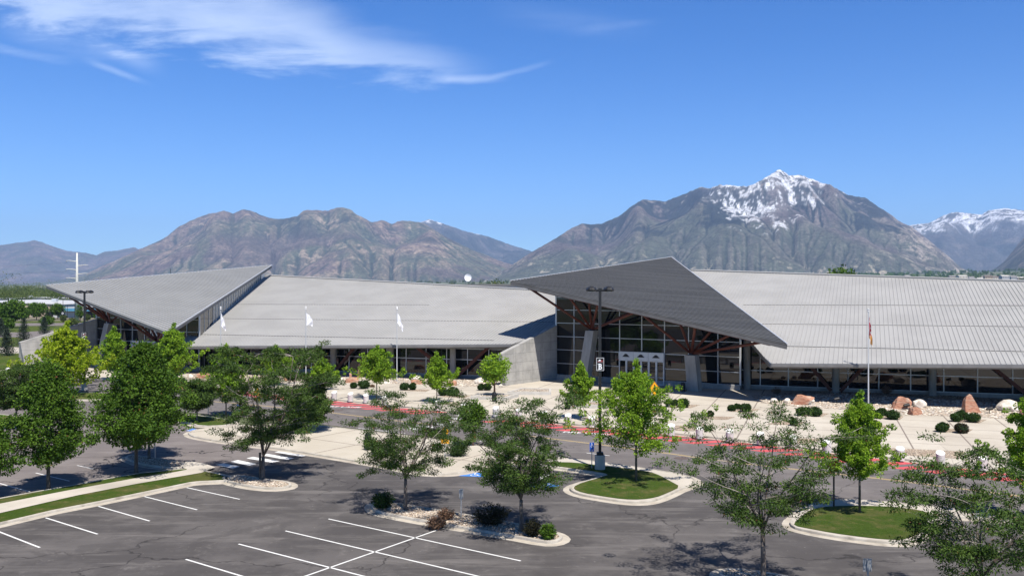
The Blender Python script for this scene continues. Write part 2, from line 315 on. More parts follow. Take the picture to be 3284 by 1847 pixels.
def mountain(name, prof, D, d0, d1, nx, ny, seed, colour, label, steps=34, rough=1.0, base=0., K=.9, pw=1.0, foot=0.):
    us = np.array([p[0] for p in prof], float); vs = np.array([p[1] for p in prof], float)
    def target(u): return (V0-np.interp(u, us, vs))/F
    def grid(nx, ny):
        u = np.linspace(us[0], us[-1], nx); y = np.linspace(d0, d1, ny); return np.meshgrid(u, y)
    Ug, Yg = grid(nx, ny); Xg = (Ug-U0)/F*Yg; dx = (us[-1]-us[0])/F*D/(nx-1); dy = (d1-d0)/(ny-1)
    zt = np.maximum(target(Ug)*D, 40.); rel = (Yg-d0)/(d1-d0)
    wx = Xg+700*(fbm(Xg/1600, Yg/1600, 3, seed+31)-.5); wy = Yg+700*(fbm(Xg/1600+9, Yg/1600, 3, seed+37)-.5)
    rr = RIDGE+.10*(fbm(Xg/1500, Xg*0+.5, 3, seed+5)-.5)
    tent = np.where(rel < rr, np.clip(rel/rr, 0, 1)**TP, np.clip((1-rel)/(1-rr), 0, 1)**.9)
    rid = 1-np.abs(2*fbm(wx/1150+seed, wy/1900, 4, seed, .5)-1); rid = sm(rid, .35, 1.0)
    env = zt*tent; z = env*(.50+.80*rid*(1-.55*sm(tent, .6, 1)))+env*.30*(fbm(wx/520, wy/700, 4, seed+3)-.5)
    z = erode(z+40*fbm(Xg/260, Yg/260, 4, seed+8, .6), env/1200*UPR, dx, dy, steps, KC*K); z = up2(z); env = up2(env); Ug, Yg = grid(2*nx-1, 2*ny-1); Xg = (Ug-U0)/F*Yg
    z = z+np.minimum(z*.05, 34)*(fbm(Xg/150, Yg/150, 4, seed+9)-.5)
    z = erode(z, env/1200*UPR, dx/2, dy/2, 5, KC*K)
    # match the traced skyline, column by column
    zt = target(Ug[0])
    ang = (z/Yg).max(axis=0); s = zt/ang
    k = np.hanning(23); k /= k.sum(); s = np.convolve(np.pad(s, 11, 'edge'), k, 'valid')
    z = z*s[None, :]; ang = (z/Yg).max(axis=0); fine = zt/ang; k = np.array([1, 2, 1])/4.; fine = np.convolve(np.pad(fine, 1, 'edge'), k, 'valid').clip(.85, 1.18)
    w = ((z/Yg)/(z/Yg).max(axis=0)[None, :]).clip(0, 1)**5; z = z*(1+(fine[None, :]-1)*w)
    z = z+zt[None, :]*D*.018*w*(fbm(Ug/9+seed, Yg*0+.3, 4, seed+40, .6)-.5)
    z = z+(z/z.max()).clip(0, 1)*22*(fbm(Xg/60, Yg/60, 3, seed+21)-.5)
    z = z+foot*np.clip((Yg-d0)/(D-d0), 0, 1)
    z[0] = -3; z[-1] = -3
    NX, NY = 2*nx-1, 2*ny-1
    co = np.stack([Xg, Yg, z], -1).reshape(-1, 3)
    i = np.arange(NX*NY).reshape(NY, NX); fc = np.stack([i[:-1, :-1], i[:-1, 1:], i[1:, 1:], i[1:, :-1]], -1).reshape(-1, 4)
    me = bpy.data.meshes.new(name); me.vertices.add(len(co)); me.vertices.foreach_set('co', co.ravel())
    me.loops.add(fc.size); me.loops.foreach_set('vertex_index', fc.ravel()); me.polygons.add(len(fc))
    me.polygons.foreach_set('loop_start', np.arange(0, fc.size, 4)); me.polygons.foreach_set('loop_total', np.full(len(fc), 4))
    me.update(calc_edges=True); me.validate()
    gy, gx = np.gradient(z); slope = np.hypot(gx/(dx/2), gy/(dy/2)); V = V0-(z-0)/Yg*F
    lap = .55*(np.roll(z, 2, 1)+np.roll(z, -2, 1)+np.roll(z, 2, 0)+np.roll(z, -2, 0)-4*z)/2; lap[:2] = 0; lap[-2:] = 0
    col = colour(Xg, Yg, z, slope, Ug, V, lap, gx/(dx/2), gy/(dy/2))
    ca = me.color_attributes.new('tint', 'FLOAT_COLOR', 'POINT'); ca.data.foreach_set('color', np.concatenate([col.reshape(-1, 3), np.ones((NX*NY, 1))], 1).astype(np.float32).ravel())
    me.materials.append(mtm); o = bpy.data.objects.new(name, me); C.objects.link(o); smooth(o)
    tag(o, label, None, None, 'structure'); return o
def mt_mat():
    m = bpy.data.materials.new('mountain_rock'); m.use_nodes = True; t = NT(m.node_tree); b = t.N['Principled BSDF']
    g = t.n('ShaderNodeNewGeometry'); p = g.outputs['Position']; a = t.n('ShaderNodeAttribute', attribute_name='tint')
    n1 = t.noise(p, .035, 8, .78); n2 = t.noise(p, .006, 6, .65)
    f = t.m('MULTIPLY', t.ramp(n1, .38, .62, .62, 1.42), t.ramp(n2, .35, .65, .8, 1.2)); sc = t.n('ShaderNodeVectorMath', operation='SCALE', ins={0: a.outputs['Color'], 'Scale': f})
    t.put(b.inputs['Base Color'], sc.outputs[0]); b.inputs['Roughness'].default_value = 1; b.inputs['Specular IOR Level'].default_value = 0.05
    t.put(b.inputs['Normal'], t.n('ShaderNodeBump', ins={'Strength': 1.0, 'Distance': 60, 'Height': t.noise(p, .014, 9, .76)}))
    return m
mtm = mt_mat()
def mixc(c, m, d): return c*(1-m[..., None])+A3(*d)*m[..., None]
def col_left(X, Y, z, sl, U, V, lap, gx, gy):
    n = fbm(X/350, Y/350, 5, 2); n2 = fbm(X/90, Y/90, 5, 5, .65); n3 = fbm(X/900+7, Y/900, 4, 8)
    h = z/z.max(); c = np.zeros(X.shape+(3,))+A3(.165, .125, .108)
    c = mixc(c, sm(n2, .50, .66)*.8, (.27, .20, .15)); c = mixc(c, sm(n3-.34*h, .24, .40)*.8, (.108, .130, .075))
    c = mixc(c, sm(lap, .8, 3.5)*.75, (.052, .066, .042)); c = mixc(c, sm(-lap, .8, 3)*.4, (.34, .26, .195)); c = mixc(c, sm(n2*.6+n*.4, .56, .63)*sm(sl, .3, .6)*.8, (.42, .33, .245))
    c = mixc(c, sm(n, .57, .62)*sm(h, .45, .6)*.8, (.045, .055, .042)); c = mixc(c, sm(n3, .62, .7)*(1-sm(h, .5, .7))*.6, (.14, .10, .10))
    return c
def col_right(X, Y, z, sl, U, V, lap, gx, gy):
    n = fbm(X/300, Y/300, 5, 12); n2 = fbm(X/80, Y/80, 5, 15, .65); n3 = fbm(X/800+3, Y/800, 4, 18)
    h = z/z.max(); c = np.zeros(X.shape+(3,))+A3(.140, .115, .108)
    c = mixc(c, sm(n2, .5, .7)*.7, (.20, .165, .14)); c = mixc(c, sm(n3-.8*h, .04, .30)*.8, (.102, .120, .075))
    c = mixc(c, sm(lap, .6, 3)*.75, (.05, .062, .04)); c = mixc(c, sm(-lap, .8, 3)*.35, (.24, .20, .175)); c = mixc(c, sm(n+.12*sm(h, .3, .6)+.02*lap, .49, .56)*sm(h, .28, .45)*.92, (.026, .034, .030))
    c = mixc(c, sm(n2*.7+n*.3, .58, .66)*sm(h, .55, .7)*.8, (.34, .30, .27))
    c = mixc(c, sm(U, 2780, 2950)*sm(n2, .46, .6)*sm(sl, .2, .6)*.85, (.42, .36, .30)); c = mixc(c, sm(n2, .62, .68)*(1-sm(h, .1, .3)), (.45, .40, .30))
    # snow basin below the summit
    line = np.interp(U, [2160, 2220, 2300, 2350, 2430, 2500, 2560, 2620, 2650, 2700, 2800], [560, 612, 640, 690, 700, 705, 660, 640, 600, 575, 560])
    s = sm(line-V+60*(n2-.5)+70*(n-.5), -8, 18); rocky = sm(n2*.5+.5*fbm(X/40, Y/90, 4, 40, .7)+.12*sm(sl, .5, 1.1)-.05*sm(lap, -1, 3)-.07*sm(V, 620, 560)+.05*sm(U, 2360, 2240), .455, .515)
    s = s*(1-.94*rocky); s2 = sm(line+55-V, 0, 30)*sm(n2, .60, .66)*.9*(U > 2280)
    return mixc(mixc(c, np.clip(s, 0, 1), (.86, .87, .90)), s2*(1-s), (.8, .8, .82))
def col_snow(lo, hi, amt=1.):
    def f(X, Y, z, sl, U, V, lap, gx, gy):
        n = fbm(X/300, Y/300, 5, 22); n2 = fbm(X/90, Y/90, 5, 25, .65); h = z/z.max()
        c = np.zeros(X.shape+(3,))+A3(.085, .085, .08); c = mixc(c, sm(n2, .5, .7)*.6, (.20, .17, .15)); c = mixc(c, sm(n, .48, .6)*.7, (.03, .042, .034))
        s = sm(h+.5*(n-.5)+.25*(n2-.5), lo, hi)*(1-.93*sm(n2, .47, .54)); return mixc(c, s*amt, (.85, .86, .89))
    return f
def col_far(X, Y, z, sl, U, V, lap, gx, gy):
    n = fbm(X/400, Y/400, 5, 32); n2 = fbm(X/100, Y/100, 5, 35, .65); c = np.zeros(X.shape+(3,))+A3(.14, .115, .10)
    c = mixc(c, sm(n2, .5, .65)*.6, (.23, .18, .14)); return mixc(c, sm(n, .45, .6)*.6, (.07, .085, .05))
def col_near(X, Y, z, sl, U, V, lap, gx, gy):
    n = fbm(X/200, Y/200, 5, 42); n2 = fbm(X/60, Y/60, 5, 45, .65); c = np.zeros(X.shape+(3,))+A3(.075, .085, .055)
    c = mixc(c, sm(n2, .5, .62)*.8, (.26, .21, .16)); c = mixc(c, sm(n, .5, .6)*.8, (.035, .045, .03)); return c
def build_mountains():
    mountain('mountain', [(-700, 830), (-400, 800), (-150, 815), (0, 785), (40, 778), (85, 774), (115, 768), (160, 785), (215, 803), (275, 809), (310, 817), (330, 806), (380, 801), (430, 790), (500, 830), (620, 870), (760, 915)], 15500, 12500, 18000, 150, 60, 51, col_far, 'hazy blue far mountain with a low peak at the left edge', pw=1.1)
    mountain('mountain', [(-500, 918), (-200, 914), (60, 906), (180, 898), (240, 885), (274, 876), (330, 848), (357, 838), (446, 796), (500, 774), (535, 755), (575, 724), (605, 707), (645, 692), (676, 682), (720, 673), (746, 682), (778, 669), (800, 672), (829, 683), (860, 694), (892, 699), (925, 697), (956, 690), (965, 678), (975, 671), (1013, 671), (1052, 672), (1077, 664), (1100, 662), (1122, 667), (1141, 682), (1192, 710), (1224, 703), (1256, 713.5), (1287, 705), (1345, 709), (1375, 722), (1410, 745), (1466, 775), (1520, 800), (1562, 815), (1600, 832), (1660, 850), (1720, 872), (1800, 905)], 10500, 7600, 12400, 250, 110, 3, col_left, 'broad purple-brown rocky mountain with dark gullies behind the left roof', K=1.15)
    mountain('mountain', [(1230, 760), (1290, 735), (1330, 718), (1351, 710), (1377, 701), (1400, 708), (1434, 720), (1498, 741), (1562, 755), (1613, 774), (1642, 785), (1693, 800), (1740, 815), (1850, 850)], 15000, 12600, 17500, 110, 60, 61, col_snow(.86, .97), 'distant blue ridge with snow patches in the gap between the two big mountains')
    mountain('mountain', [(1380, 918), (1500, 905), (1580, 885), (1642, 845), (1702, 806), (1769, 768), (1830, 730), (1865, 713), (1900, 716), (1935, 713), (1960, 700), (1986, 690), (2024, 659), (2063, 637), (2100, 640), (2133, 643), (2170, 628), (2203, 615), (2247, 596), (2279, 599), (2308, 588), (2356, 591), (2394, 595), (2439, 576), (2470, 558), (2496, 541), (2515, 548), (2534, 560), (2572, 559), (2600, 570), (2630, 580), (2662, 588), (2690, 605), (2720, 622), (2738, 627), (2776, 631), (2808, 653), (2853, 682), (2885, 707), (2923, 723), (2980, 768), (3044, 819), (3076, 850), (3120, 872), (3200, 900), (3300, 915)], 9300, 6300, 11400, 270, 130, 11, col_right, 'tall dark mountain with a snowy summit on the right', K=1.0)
    mountain('mountain', [(2800, 745), (2880, 728), (2923, 719), (2980, 713), (3031, 686), (3070, 677), (3108, 682), (3146, 686), (3172, 672), (3223, 666), (3284, 673), (3400, 680), (3600, 720), (3900, 800)], 14000, 11500, 16500, 120, 60, 71, col_snow(.56, .78), 'snow-covered ridge at the right edge behind the darker canyon slopes')
    mountain('mountain', [(3060, 893), (3140, 878), (3191, 857), (3220, 835), (3245, 805), (3284, 757), (3340, 720), (3450, 650), (3700, 600), (4000, 640)], 8300, 6300, 10000, 110, 60, 81, col_near, 'dark green rocky canyon slope rising at the right edge')
build_mountains()
# ------------------------------------------------------------------ building
bld = thing('convention_center', 'long low convention hall with sloping grey metal roofs and two pointed entrance canopies', 'building', (0, 120, 0))
def plane_from(a, b, c):
    n = (b-a).cross(c-a).normalized(); n = n if n.z > 0 else -n
    return n, n.dot(a)
def zon(pl, x, y): n, k = pl; return (k-n.x*x-n.y*y)/n.z
def hit(pl, u, v):
    n, k = pl; r = Vector(((u-U0)/F, 1, -(v-V0)/F)); o = Vector((0, 0, H)); s = (k-n.dot(o))/n.dot(r); return o+r*s
SE = Vector((.40, 1, .252))
# wing roofs: corner order eave-left, eave-right, ridge-right, ridge-left
CB = AT(2468, 1165, 100.2); UE = (3284-U0)/F; ER = AT(3284, 1168, 110.4/(1+.35*UE))
plR = plane_from(CB, ER, CB+SE)
CA = AT(559, 1110, 132.1); EL = AT(1640, 1103, 120.7)
plL = plane_from(CA, EL, CA+SE)
ext = (ER-CB); ER2 = CB+ext*3.4
rR0, rR1 = hit(plR, 2213, 868), hit(plR, 3284, 903.8); rR2 = rR0+(rR1-rR0)*2.0
rL0, rL1 = hit(plL, 853, 884), hit(plL, 1777, 934.5)
print('ridge R', rR0, rR1, 'ridge L', rL0, rL1, 'nR', plR[0], 'nL', plL[0])
def roof_deck(b, poly, n, th): b.plate([p for p in poly], th, n)
def clip_line(poly, p, d):                 # intersections of line p+sd with polygon (xy)
    out = []
    for i in range(len(poly)):
        a, c = poly[i], poly[(i+1) % len(poly)]; e = c-a; den = d.x*e.y-d.y*e.x
        if abs(den) < 1e-9: continue
        w = a-p; s = (w.x*e.y-w.y*e.x)/den; t_ = (w.x*d.y-w.y*d.x)/den
        if -1e-6 <= t_ <= 1+1e-6: out.append(p+d*s)
    out.sort(key=lambda q: q.x*d.x+q.y*d.y)
    return (out[0], out[-1]) if len(out) >= 2 and (out[0]-out[-1]).length > .05 else None
def ribs(b, poly, n, d, spacing, w, h, wt=None):
    d = d.normalized(); side = n.cross(d).normalized(); o = poly[0]; ks = [(p-o).dot(side) for p in poly]; k = math.floor(min(ks)/spacing)*spacing+spacing/2; wt = wt or w*.5
    while k < max(ks):
        c = clip_line(poly, o+side*k, d)
        if c:
            a, e = c; q = side*(w/2); qt = side*(wt/2); u = n*h; l = n*.004
            b.add([a-q-l, a+q-l, a+qt+u, a-qt+u, e-q-l, e+q-l, e+qt+u, e-qt+u], [(0, 1, 2, 3), (7, 6, 5, 4), (1, 5, 6, 2), (3, 7, 4, 0), (3, 2, 6, 7)])
        k += spacing
def wing(poly, pl, steps, name='wing_roof'):
    n = pl[0]; b = MB(); b.cur = 0; roof_deck(b, poly, n, .12); ribs(b, poly, n, SE, .50, .06, .065, .045)
    b.cur = 1; roof_deck(b, [p-n*.125 for p in poly], n, .42)
    o = b.build(name, [roofm, fasc], bld)
    # lap joints running across the slope
    for (p, q, h) in steps:
        s = MB(); s.bar(p+n*.02, q+n*.02, .025+h*.45, .06+h*.3, up=n); s.build('lap_joint', fasc, o)
    g = MB(); g.bar(poly[-1]+n*.1, poly[-2]+n*.1, .5, .22, up=n); g.build('ridge_cap', roofm, o)
    g = MB(); a, c = poly[0], poly[1]; out = Vector((-(c-a).y, (c-a).x, 0)).normalized(); out = out if out.y < 0 else -out
    g.bar(a+out*.12-Vector((0, 0, .22)), c+out*.12-Vector((0, 0, .22)), .22, .3); g.build('gutter', fasc, o)
    return o
polyR = [CB, ER2, rR2, rR0]; polyL = [CA, EL, Vector((7.0, 126.4, zon(plL, 7.0, 126.4))), rL1, rL0]
def onpl(pl, pts): return [hit(pl, u, v) for u, v in pts]
jr = []
for (a, c, h) in [((2478, 1110), (3284, 1128), .13), ((2437, 1039), (3284, 1048), .04), ((2384, 978), (3284, 980.5), .04)]:
    p, q = onpl(plR, (a, c)); jr.append((p, p+(q-p)*1.6, h))
jl = []
for (a, c, h) in [((605, 1072), (1585, 1092), .13), ((672, 1021.5), (1775, 1033), .04), ((745, 976), (1376, 978), .04)]:
    p, q = onpl(plL, (a, c)); jl.append((p, q, h))
wing(polyR, plR, jr); 
# left wing polygon: eave, then up along entrance B, ridge
nL = plL[0]; b = MB(); b.cur = 0; roof_deck(b, polyL, nL, .12); ribs(b, polyL, nL, SE, .50, .06, .065, .045)
b.cur = 1; roof_deck(b, [p-nL*.125 for p in polyL], nL, .42); wl = b.build('wing_roof', [roofm, fasc], bld)
for (p, q, h) in jl: s = MB(); s.bar(p+nL*.02, q+nL*.02, .025+h*.45, .06+h*.3, up=nL); s.build('lap_joint', fasc, wl)
g = MB(); g.bar(rL0+nL*.1, rL1+nL*.1, .5, .22, up=nL); g.build('ridge_cap', roofm, wl)
g = MB(); out = Vector((-.226, -.974, 0)); g.bar(CA+out*.12-Vector((0, 0, .22)), EL+out*.12-Vector((0, 0, .22)), .22, .3); g.build('gutter', fasc, wl)

# entrance pavilions
T0, L0, P0 = Vector((29.95, 96.3)), Vector((-.21, 121.8)), Vector((28.0, 155.7))
G0, G1 = Vector((6.3, 125.8)), Vector((28.8, 111.6))
def entrance(dx, zT, zL, zP, sign):
    D = Vector((dx[0], dx[1], 0)); v3 = lambda p, z=0: Vector((p.x, p.y, z))+D
    T, L, P = v3(T0, zT), v3(L0, zL), v3(P0, zP); pl = plane_from(T, L, P); n = pl[0]; tri = [T, P, L]
    b = MB(); b.cur = 0; b.plate(tri, .1, n); dd = (L-T)
    ribs(b, tri, n, dd, .66, .30, .13, .24)
    b.cur = 1; ins = [p-n*.105 for p in tri]; b.plate(ins, .38, n)
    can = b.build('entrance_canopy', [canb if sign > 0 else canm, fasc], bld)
    e = MB(); 
    for a, c in ((P, T), (L, P)):
        e.bar(a+n*.10, c+n*.10, .16, .12, up=n)
    e.build('edge_trim', alum, can)
    g0, g1 = v3(G0), v3(G1); under = lambda x, y: zon(pl, x, y)-.5
    gd = (g1-g0); Lg = gd.length; gu = gd/Lg; gn = Vector((gu.y, -gu.x, 0)); gn = gn if gn.y < 0 else -gn
    sill = .75
    gw = MB(); p0, p1 = g0, g1
    gw.add([(p0.x, p0.y, sill), (p1.x, p1.y, sill), (p1.x, p1.y, under(p1.x, p1.y)), (p0.x, p0.y, under(p0.x, p0.y))], [(0, 1, 2, 3)])
    glass = gw.build('glass_wall', glassd, bld)
    # mullions: u positions measured along the wall
    base = MB(); base.bar(p0+Vector((0, 0, sill/2)), p1+Vector((0, 0, sill/2)), .5, sill); base.build('base_wall', conc, bld)
    us = [1784, 1842, 1922, 1988, 2059, 2132, 2209, 2303, 2375]
    def upos(u, q0=G0, q1=G1):
        U = (u-U0)/F; return (U*q0.y-q0.x)/((q1.x-q0.x)-U*(q1.y-q0.y))
    ts = [min(max(upos(u), 0), 1) for u in us]
    fr = MB()
    for i, s_ in enumerate(ts):
        q = g0+gd*s_+gn*.06; z0 = sill if not (3 < i < 5) else 4.6
        w = .2 if i in (0, 8) else .10
        fr.bar((q.x, q.y, z0), (q.x, q.y, under(q.x, q.y)), w, .14, up=(gn.x, gn.y, 0))
    zh = [sill, 2.35, 4.28, 6.15, 8.05, 9.9, 11.7]
    dl, dr = ts[3]+.003, ts[6-0]-.003; dl, dr = ts[3], ts[5]
    for z in zh:
        # horizontal from g0 until canopy cuts it off
        s1 = 1.0
        for k in range(200):
            q = g0+gd*(k/200)
            if under(q.x, q.y) < z+.1: s1 = k/200; break
        segs = [(0, s1)]
        if z < 4.5: segs = [(0, dl), (dr, s1)]
        for a, c in segs:
            if c > a: fr.bar(g0+gd*a+gn*.055+Vector((0, 0, z)), g0+gd*c+gn*.055+Vector((0, 0, z)), .08, .075)
    fr.build('mullion_frame', alum, glass)
    # door bank
    A, B = g0+gd*dl+gn*.25, g0+gd*dr+gn*.25; dw = (B-A); zt = 3.35; hz = 4.42
    hd = MB(); hd.bar(A+Vector((0, 0, (zt+hz)/2)), B+Vector((0, 0, (zt+hz)/2)), .3, hz-zt); head = hd.build('door_header', alum, bld)
    for k in range(3):
        c = A+dw*((k+.5)/3)+gn*.158+Vector((0, 0, (zt+hz)/2)); em = MB(); s_ = .62
        pts = [(-.9, -.28), (.9, -.28), (.72, -.1), (.25, .34), (0, .42), (-.28, .34), (-.7, -.08)]
        em.add([c+gu*x*s_+Vector((0, 0, y*s_)) for x, y in pts], [tuple(range(7))]); em.build('mountain_emblem', blks, head)
        if k: q = A+dw*(k/3)+gn*.155; em = MB(); em.bar((q.x, q.y, zt), (q.x, q.y, hz), .03, .012, up=(gn.x, gn.y, 0)); em.build('panel_joint', alud, head)
    gb = MB(); gb.bar(A-gn*.12+Vector((0, 0, zt/2)), B-gn*.12+Vector((0, 0, zt/2)), .05, zt); gb.build('door_recess', glassd, bld)
    nd = 6
    for k in range(nd):
        a, c = A+dw*(k/nd)+gu*.06, A+dw*((k+1)/nd)-gu*.06
        dm = MB()
        for q in (a, c): dm.bar((q.x, q.y, .05), (q.x, q.y, zt), .15, .09, up=(gn.x, gn.y, 0))
        for z, h in ((.17, .28), (zt-.08, .16), (1.15, .07)): dm.bar(a+Vector((0, 0, z)), c+Vector((0, 0, z)), .09, h)
        d = dm.build('door', alum, bld)
        q = (c if k % 2 == 0 else a)+gn*.12-gu*(.16 if k % 2 == 0 else -.16); hm = MB(); hm.tube([(q.x, q.y, .95), (q.x, q.y, 1.35)], .025, 6); hm.build('handle', alud, d)
    # clerestory sides: right one close to the T-P edge, left one close to L-P edge
    def side(a2, b2, pw, gl, k0=.12, name='clerestory_window', split=3.2):
        a, c = v3(a2), v3(b2); d = c-a; Ld = d.length; m_ = MB()
        lowz = lambda q: max(.3, (zon(pw, q.x, q.y)+.05) if pw else .3)
        N = max(2, int(Ld/split)); st = []
        for i in range(N+1):
            q = a+d*(i/N); lo, up_ = lowz(q), under(q.x, q.y); st.append((q, lo, max(up_, lo+.02)))
        m_.add([(q.x, q.y, lo) for q, lo, _ in st]+[(q.x, q.y, hi) for q, _, hi in st], [(i, i+1, N+2+i, N+1+i) for i in range(N)])
        o = m_.build(name, gl, bld); f_ = MB()
        for q, lo, hi in st: f_.bar((q.x, q.y, lo), (q.x, q.y, hi), .12, .16)
        for i in range(N):
            (q, lo, hi), (r, lo2, hi2) = st[i], st[i+1]
            f_.bar((q.x, q.y, lo+.06), (r.x, r.y, lo2+.06), .14, .12); f_.bar((q.x, q.y, hi-.04), (r.x, r.y, hi2-.04), .16, .14)
        f_.build('mullion_frame', alum, o); return o
    if sign > 0:
        side(G1+Vector((.02, .05)), Vector((26.8, 151)), plR if dx[0] == 0 else plL, frost)
        side(G0+Vector((-.02, .05)), Vector((6.9, 131.0)), plL, glassc, split=2.6)
    else:
        # dark glazed corner, then frosted clerestory above the left wing roof
        m1 = Vector((28.2, 119.5)); side(G1+Vector((.02, .05)), m1, None, glassd, split=2.2)
        side(m1+Vector((0, .1)), Vector((26.7, 152.5)), plL, frost, split=1.55)
        side(G0+Vector((-.02, .05)), Vector((6.9, 136.0)), None, glassc, split=2.6)
    # pillars
    def pillar(ft, hd_, w, dpt):
        p = MB(); f0, h0 = v3(ft), hd_+D; r = gu
        c = []
        for q, ww in ((f0, w*1.0), (h0, w*.95)):
            for sx, sy in ((-1, -1), (1, -1), (1, 1), (-1, 1)): c.append(q+r*sx*ww/2+gn*(-sy)*dpt/2)
        p.add(c, [(3, 2, 1, 0), (4, 5, 6, 7), (0, 1, 5, 4), (1, 2, 6, 5), (2, 3, 7, 6), (3, 0, 4, 7)])
        return p.build('canopy_pillar', conc, bld, fix=True)
    hA, hB = Vector((10.9, 120.8, 7.2)), Vector((22.55, 111.2, 4.6))
    pillar(Vector((9.7, 119.9)), hA, 1.3, 1.5); pillar(Vector((22.95, 111.0)), hB, 1.45, 1.5)
    def strut(hd_, t_, inset, r=.17):
        q = T0+(L0-T0)*t_; inn = Vector((.645, .765)); q = q+inn*inset
        x, y = q.x+D.x, q.y+D.y; e_ = Vector((x, y, under(x, y)+.05)); h0 = hd_+D+Vector((0, 0, .12))
        s_ = MB(); s_.tube([h0, e_], r, 8); s_.build('canopy_strut', redst, bld, sm=True)
    for t_, i_ in ((.94, .9), (.763, .9), (.715, 2.6), (.647, .9), (.533, 5.0), (.504, .9)): strut(hA, t_, i_)
    for t_, i_ in ((.485, .9), (.41, 4.5), (.296, .9), (.274, 5.0), (.183, 2.5), (.077, .9)): strut(hB, t_, i_)
    for hh in (hA, hB):
        k_ = MB(); k_.cyl(hh+D+Vector((0, 0, 0)), .42, .32, 12, .3); k_.build('strut_bearing', blackm, bld, sm=False)
    # soffit beams under the canopy
    for i_, tt in ((1.0, .06), (6.5, .2)):
        q0, q1 = T0+(L0-T0)*tt+Vector((.645, .765))*i_, T0+(L0-T0)*(1-tt)+Vector((.645, .765))*i_
        a, c = v3(q0), v3(q1); a.z = under(a.x, a.y)-.1; c.z = under(c.x, c.y)-.1; s_ = MB(); s_.bar(a, c, .22, .34); s_.build('canopy_beam', redst, bld)
    # concrete wing wall
    w = MB(); a0, a1 = v3(Vector((6.1, 125.7))), v3(Vector((-1.1, 116.9))); dd = (a1-a0).normalized(); nn = Vector((-dd.y, dd.x, 0))*.35
    a1t = a1+dd*.8+Vector((0, 0, 4.35)); a0t = a0+Vector((0, 0, 7.7))
    w.add([a0-nn, a1-nn, a1t-nn, a0t-nn, a0+nn, a1+nn, a1t+nn, a0t+nn], [(0, 1, 2, 3), (7, 6, 5, 4), (0, 4, 5, 1), (1, 5, 6, 2), (2, 6, 7, 3), (3, 7, 4, 0)])
    w.build('concrete_wing_wall', walc, bld, fix=True)
    return pl
def board_mat():
    m = bpy.data.materials.new('board_formed_concrete'); m.use_nodes = True; t = NT(m.node_tree); b = t.N['Principled BSDF']
    p = t.n('ShaderNodeNewGeometry').outputs['Position']; s = t.n('ShaderNodeSeparateXYZ', ins={0: p})
    c = t.mix(t.ramp(t.noise(p, .5, 6, .65), .35, .65), (.38, .37, .345), (.27, .265, .25))
    mp = t.n('ShaderNodeMapping', ins={'Vector': p}); mp.inputs['Scale'].default_value = (2.2, 2.2, .12)
    c = t.mix(t.ramp(t.noise(mp, 1.2, 6, .7), .5, .75, 0, .6), c, (.16, .155, .145))
    j = t.m('LESS_THAN', t.m('ABSOLUTE', t.m('SUBTRACT', t.m('FRACT', t.m('DIVIDE', s.outputs[2], 1.22)), .5)), .014)
    c = t.mix(t.m('MULTIPLY', j, .7), c, (.09, .09, .085)); t.put(b.inputs['Base Color'], c); b.inputs['Roughness'].default_value = .85; return m
walc = board_mat()
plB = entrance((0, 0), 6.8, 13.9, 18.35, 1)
plA = entrance((-77, 25), 6.87, 13.4, 17.55, -1)

# wing window bands
def band(x0, x1, afun, us, zs, roofpl, cols, braces, sill=.5, head=None):
    P = lambda x, z=0, off=0: Vector((x+off*.33, afun(x)+off*.944, z))
    top = lambda x, y: zon(roofpl, x, y)-.55
    b = MB(); N = 12; xs = [x0+(x1-x0)*i/N for i in range(N+1)]
    hz = lambda x: min(head, top(x, afun(x))) if head else top(x, afun(x))
    b.add([P(x, sill) for x in xs]+[P(x, hz(x)) for x in xs], [(i, i+1, N+2+i, N+1+i) for i in range(N)]); o = b.build('window_band', glassd, bld)
    b = MB(); b.bar(P(x0, sill/2), P(x1, sill/2), .45, sill); b.build('base_wall', conc, bld)
    f = MB()
    for x in us: q = P(x, 0, -.06); f.bar((q.x, q.y, sill), (q.x, q.y, hz(x)), .11, .12)
    for z in zs: f.bar(P(x0, z, -.06), P(x1, z, -.06), .1, .1)
    f.build('mullion_frame', alum, o)
    if head:
        s = MB(); s.add([P(x, head, -.02) for x in xs]+[P(x, max(head+.01, top(x, afun(x))), -.02) for x in xs], [(i, i+1, N+2+i, N+1+i) for i in range(N)]); pn = s.build('header_panel', soff, bld)
        for x in us: s = MB(); q = P(x, 0, -.05); s.bar((q.x, q.y, head), (q.x, q.y, max(head+.02, top(x, afun(x)))), .05, .05); s.build('panel_joint', alud, pn)
    for x in cols:
        c = P(x, 0, -1.1); zt = top(c.x, c.y); m = MB(); m.cyl(c, .43, zt-.35, 24); m.tube([(c.x, c.y, zt-.35), (c.x, c.y, zt-.02)], [.43, .8], 24); m.build('concrete_column', conc, bld, sm=False)
    for (xa, za, xb) in braces:
        a, c = P(xa, za, -1.1), P(xb, 0, -1.1); c.z = top(c.x, c.y)+.02; m = MB(); m.bar(a, c, .3, .42); m.build('diagonal_brace', redst, bld)
wf = lambda x: 124.6-.35*x
def xs_of(us, off=0.): return [wf(0)*((u-U0)/F)/(1+.35*(u-U0)/F) for u in us]
UR = [2438, 2528, 2622, 2719, 2818, 2920, 3026, 3134.5, 3247, 3362, 3480, 3602, 3730]
ULm = [615, 660, 708, 756, 806, 858, 898, 942, 1000, 1062, 1120, 1180, 1242, 1303, 1367, 1433, 1500, 1568]
xR = xs_of(UR); xL = xs_of(ULm)
colR = xs_of([2398, 2680, 2987, 3320, 3690]); colL = xs_of([640, 738, 905, 1082, 1264, 1462])
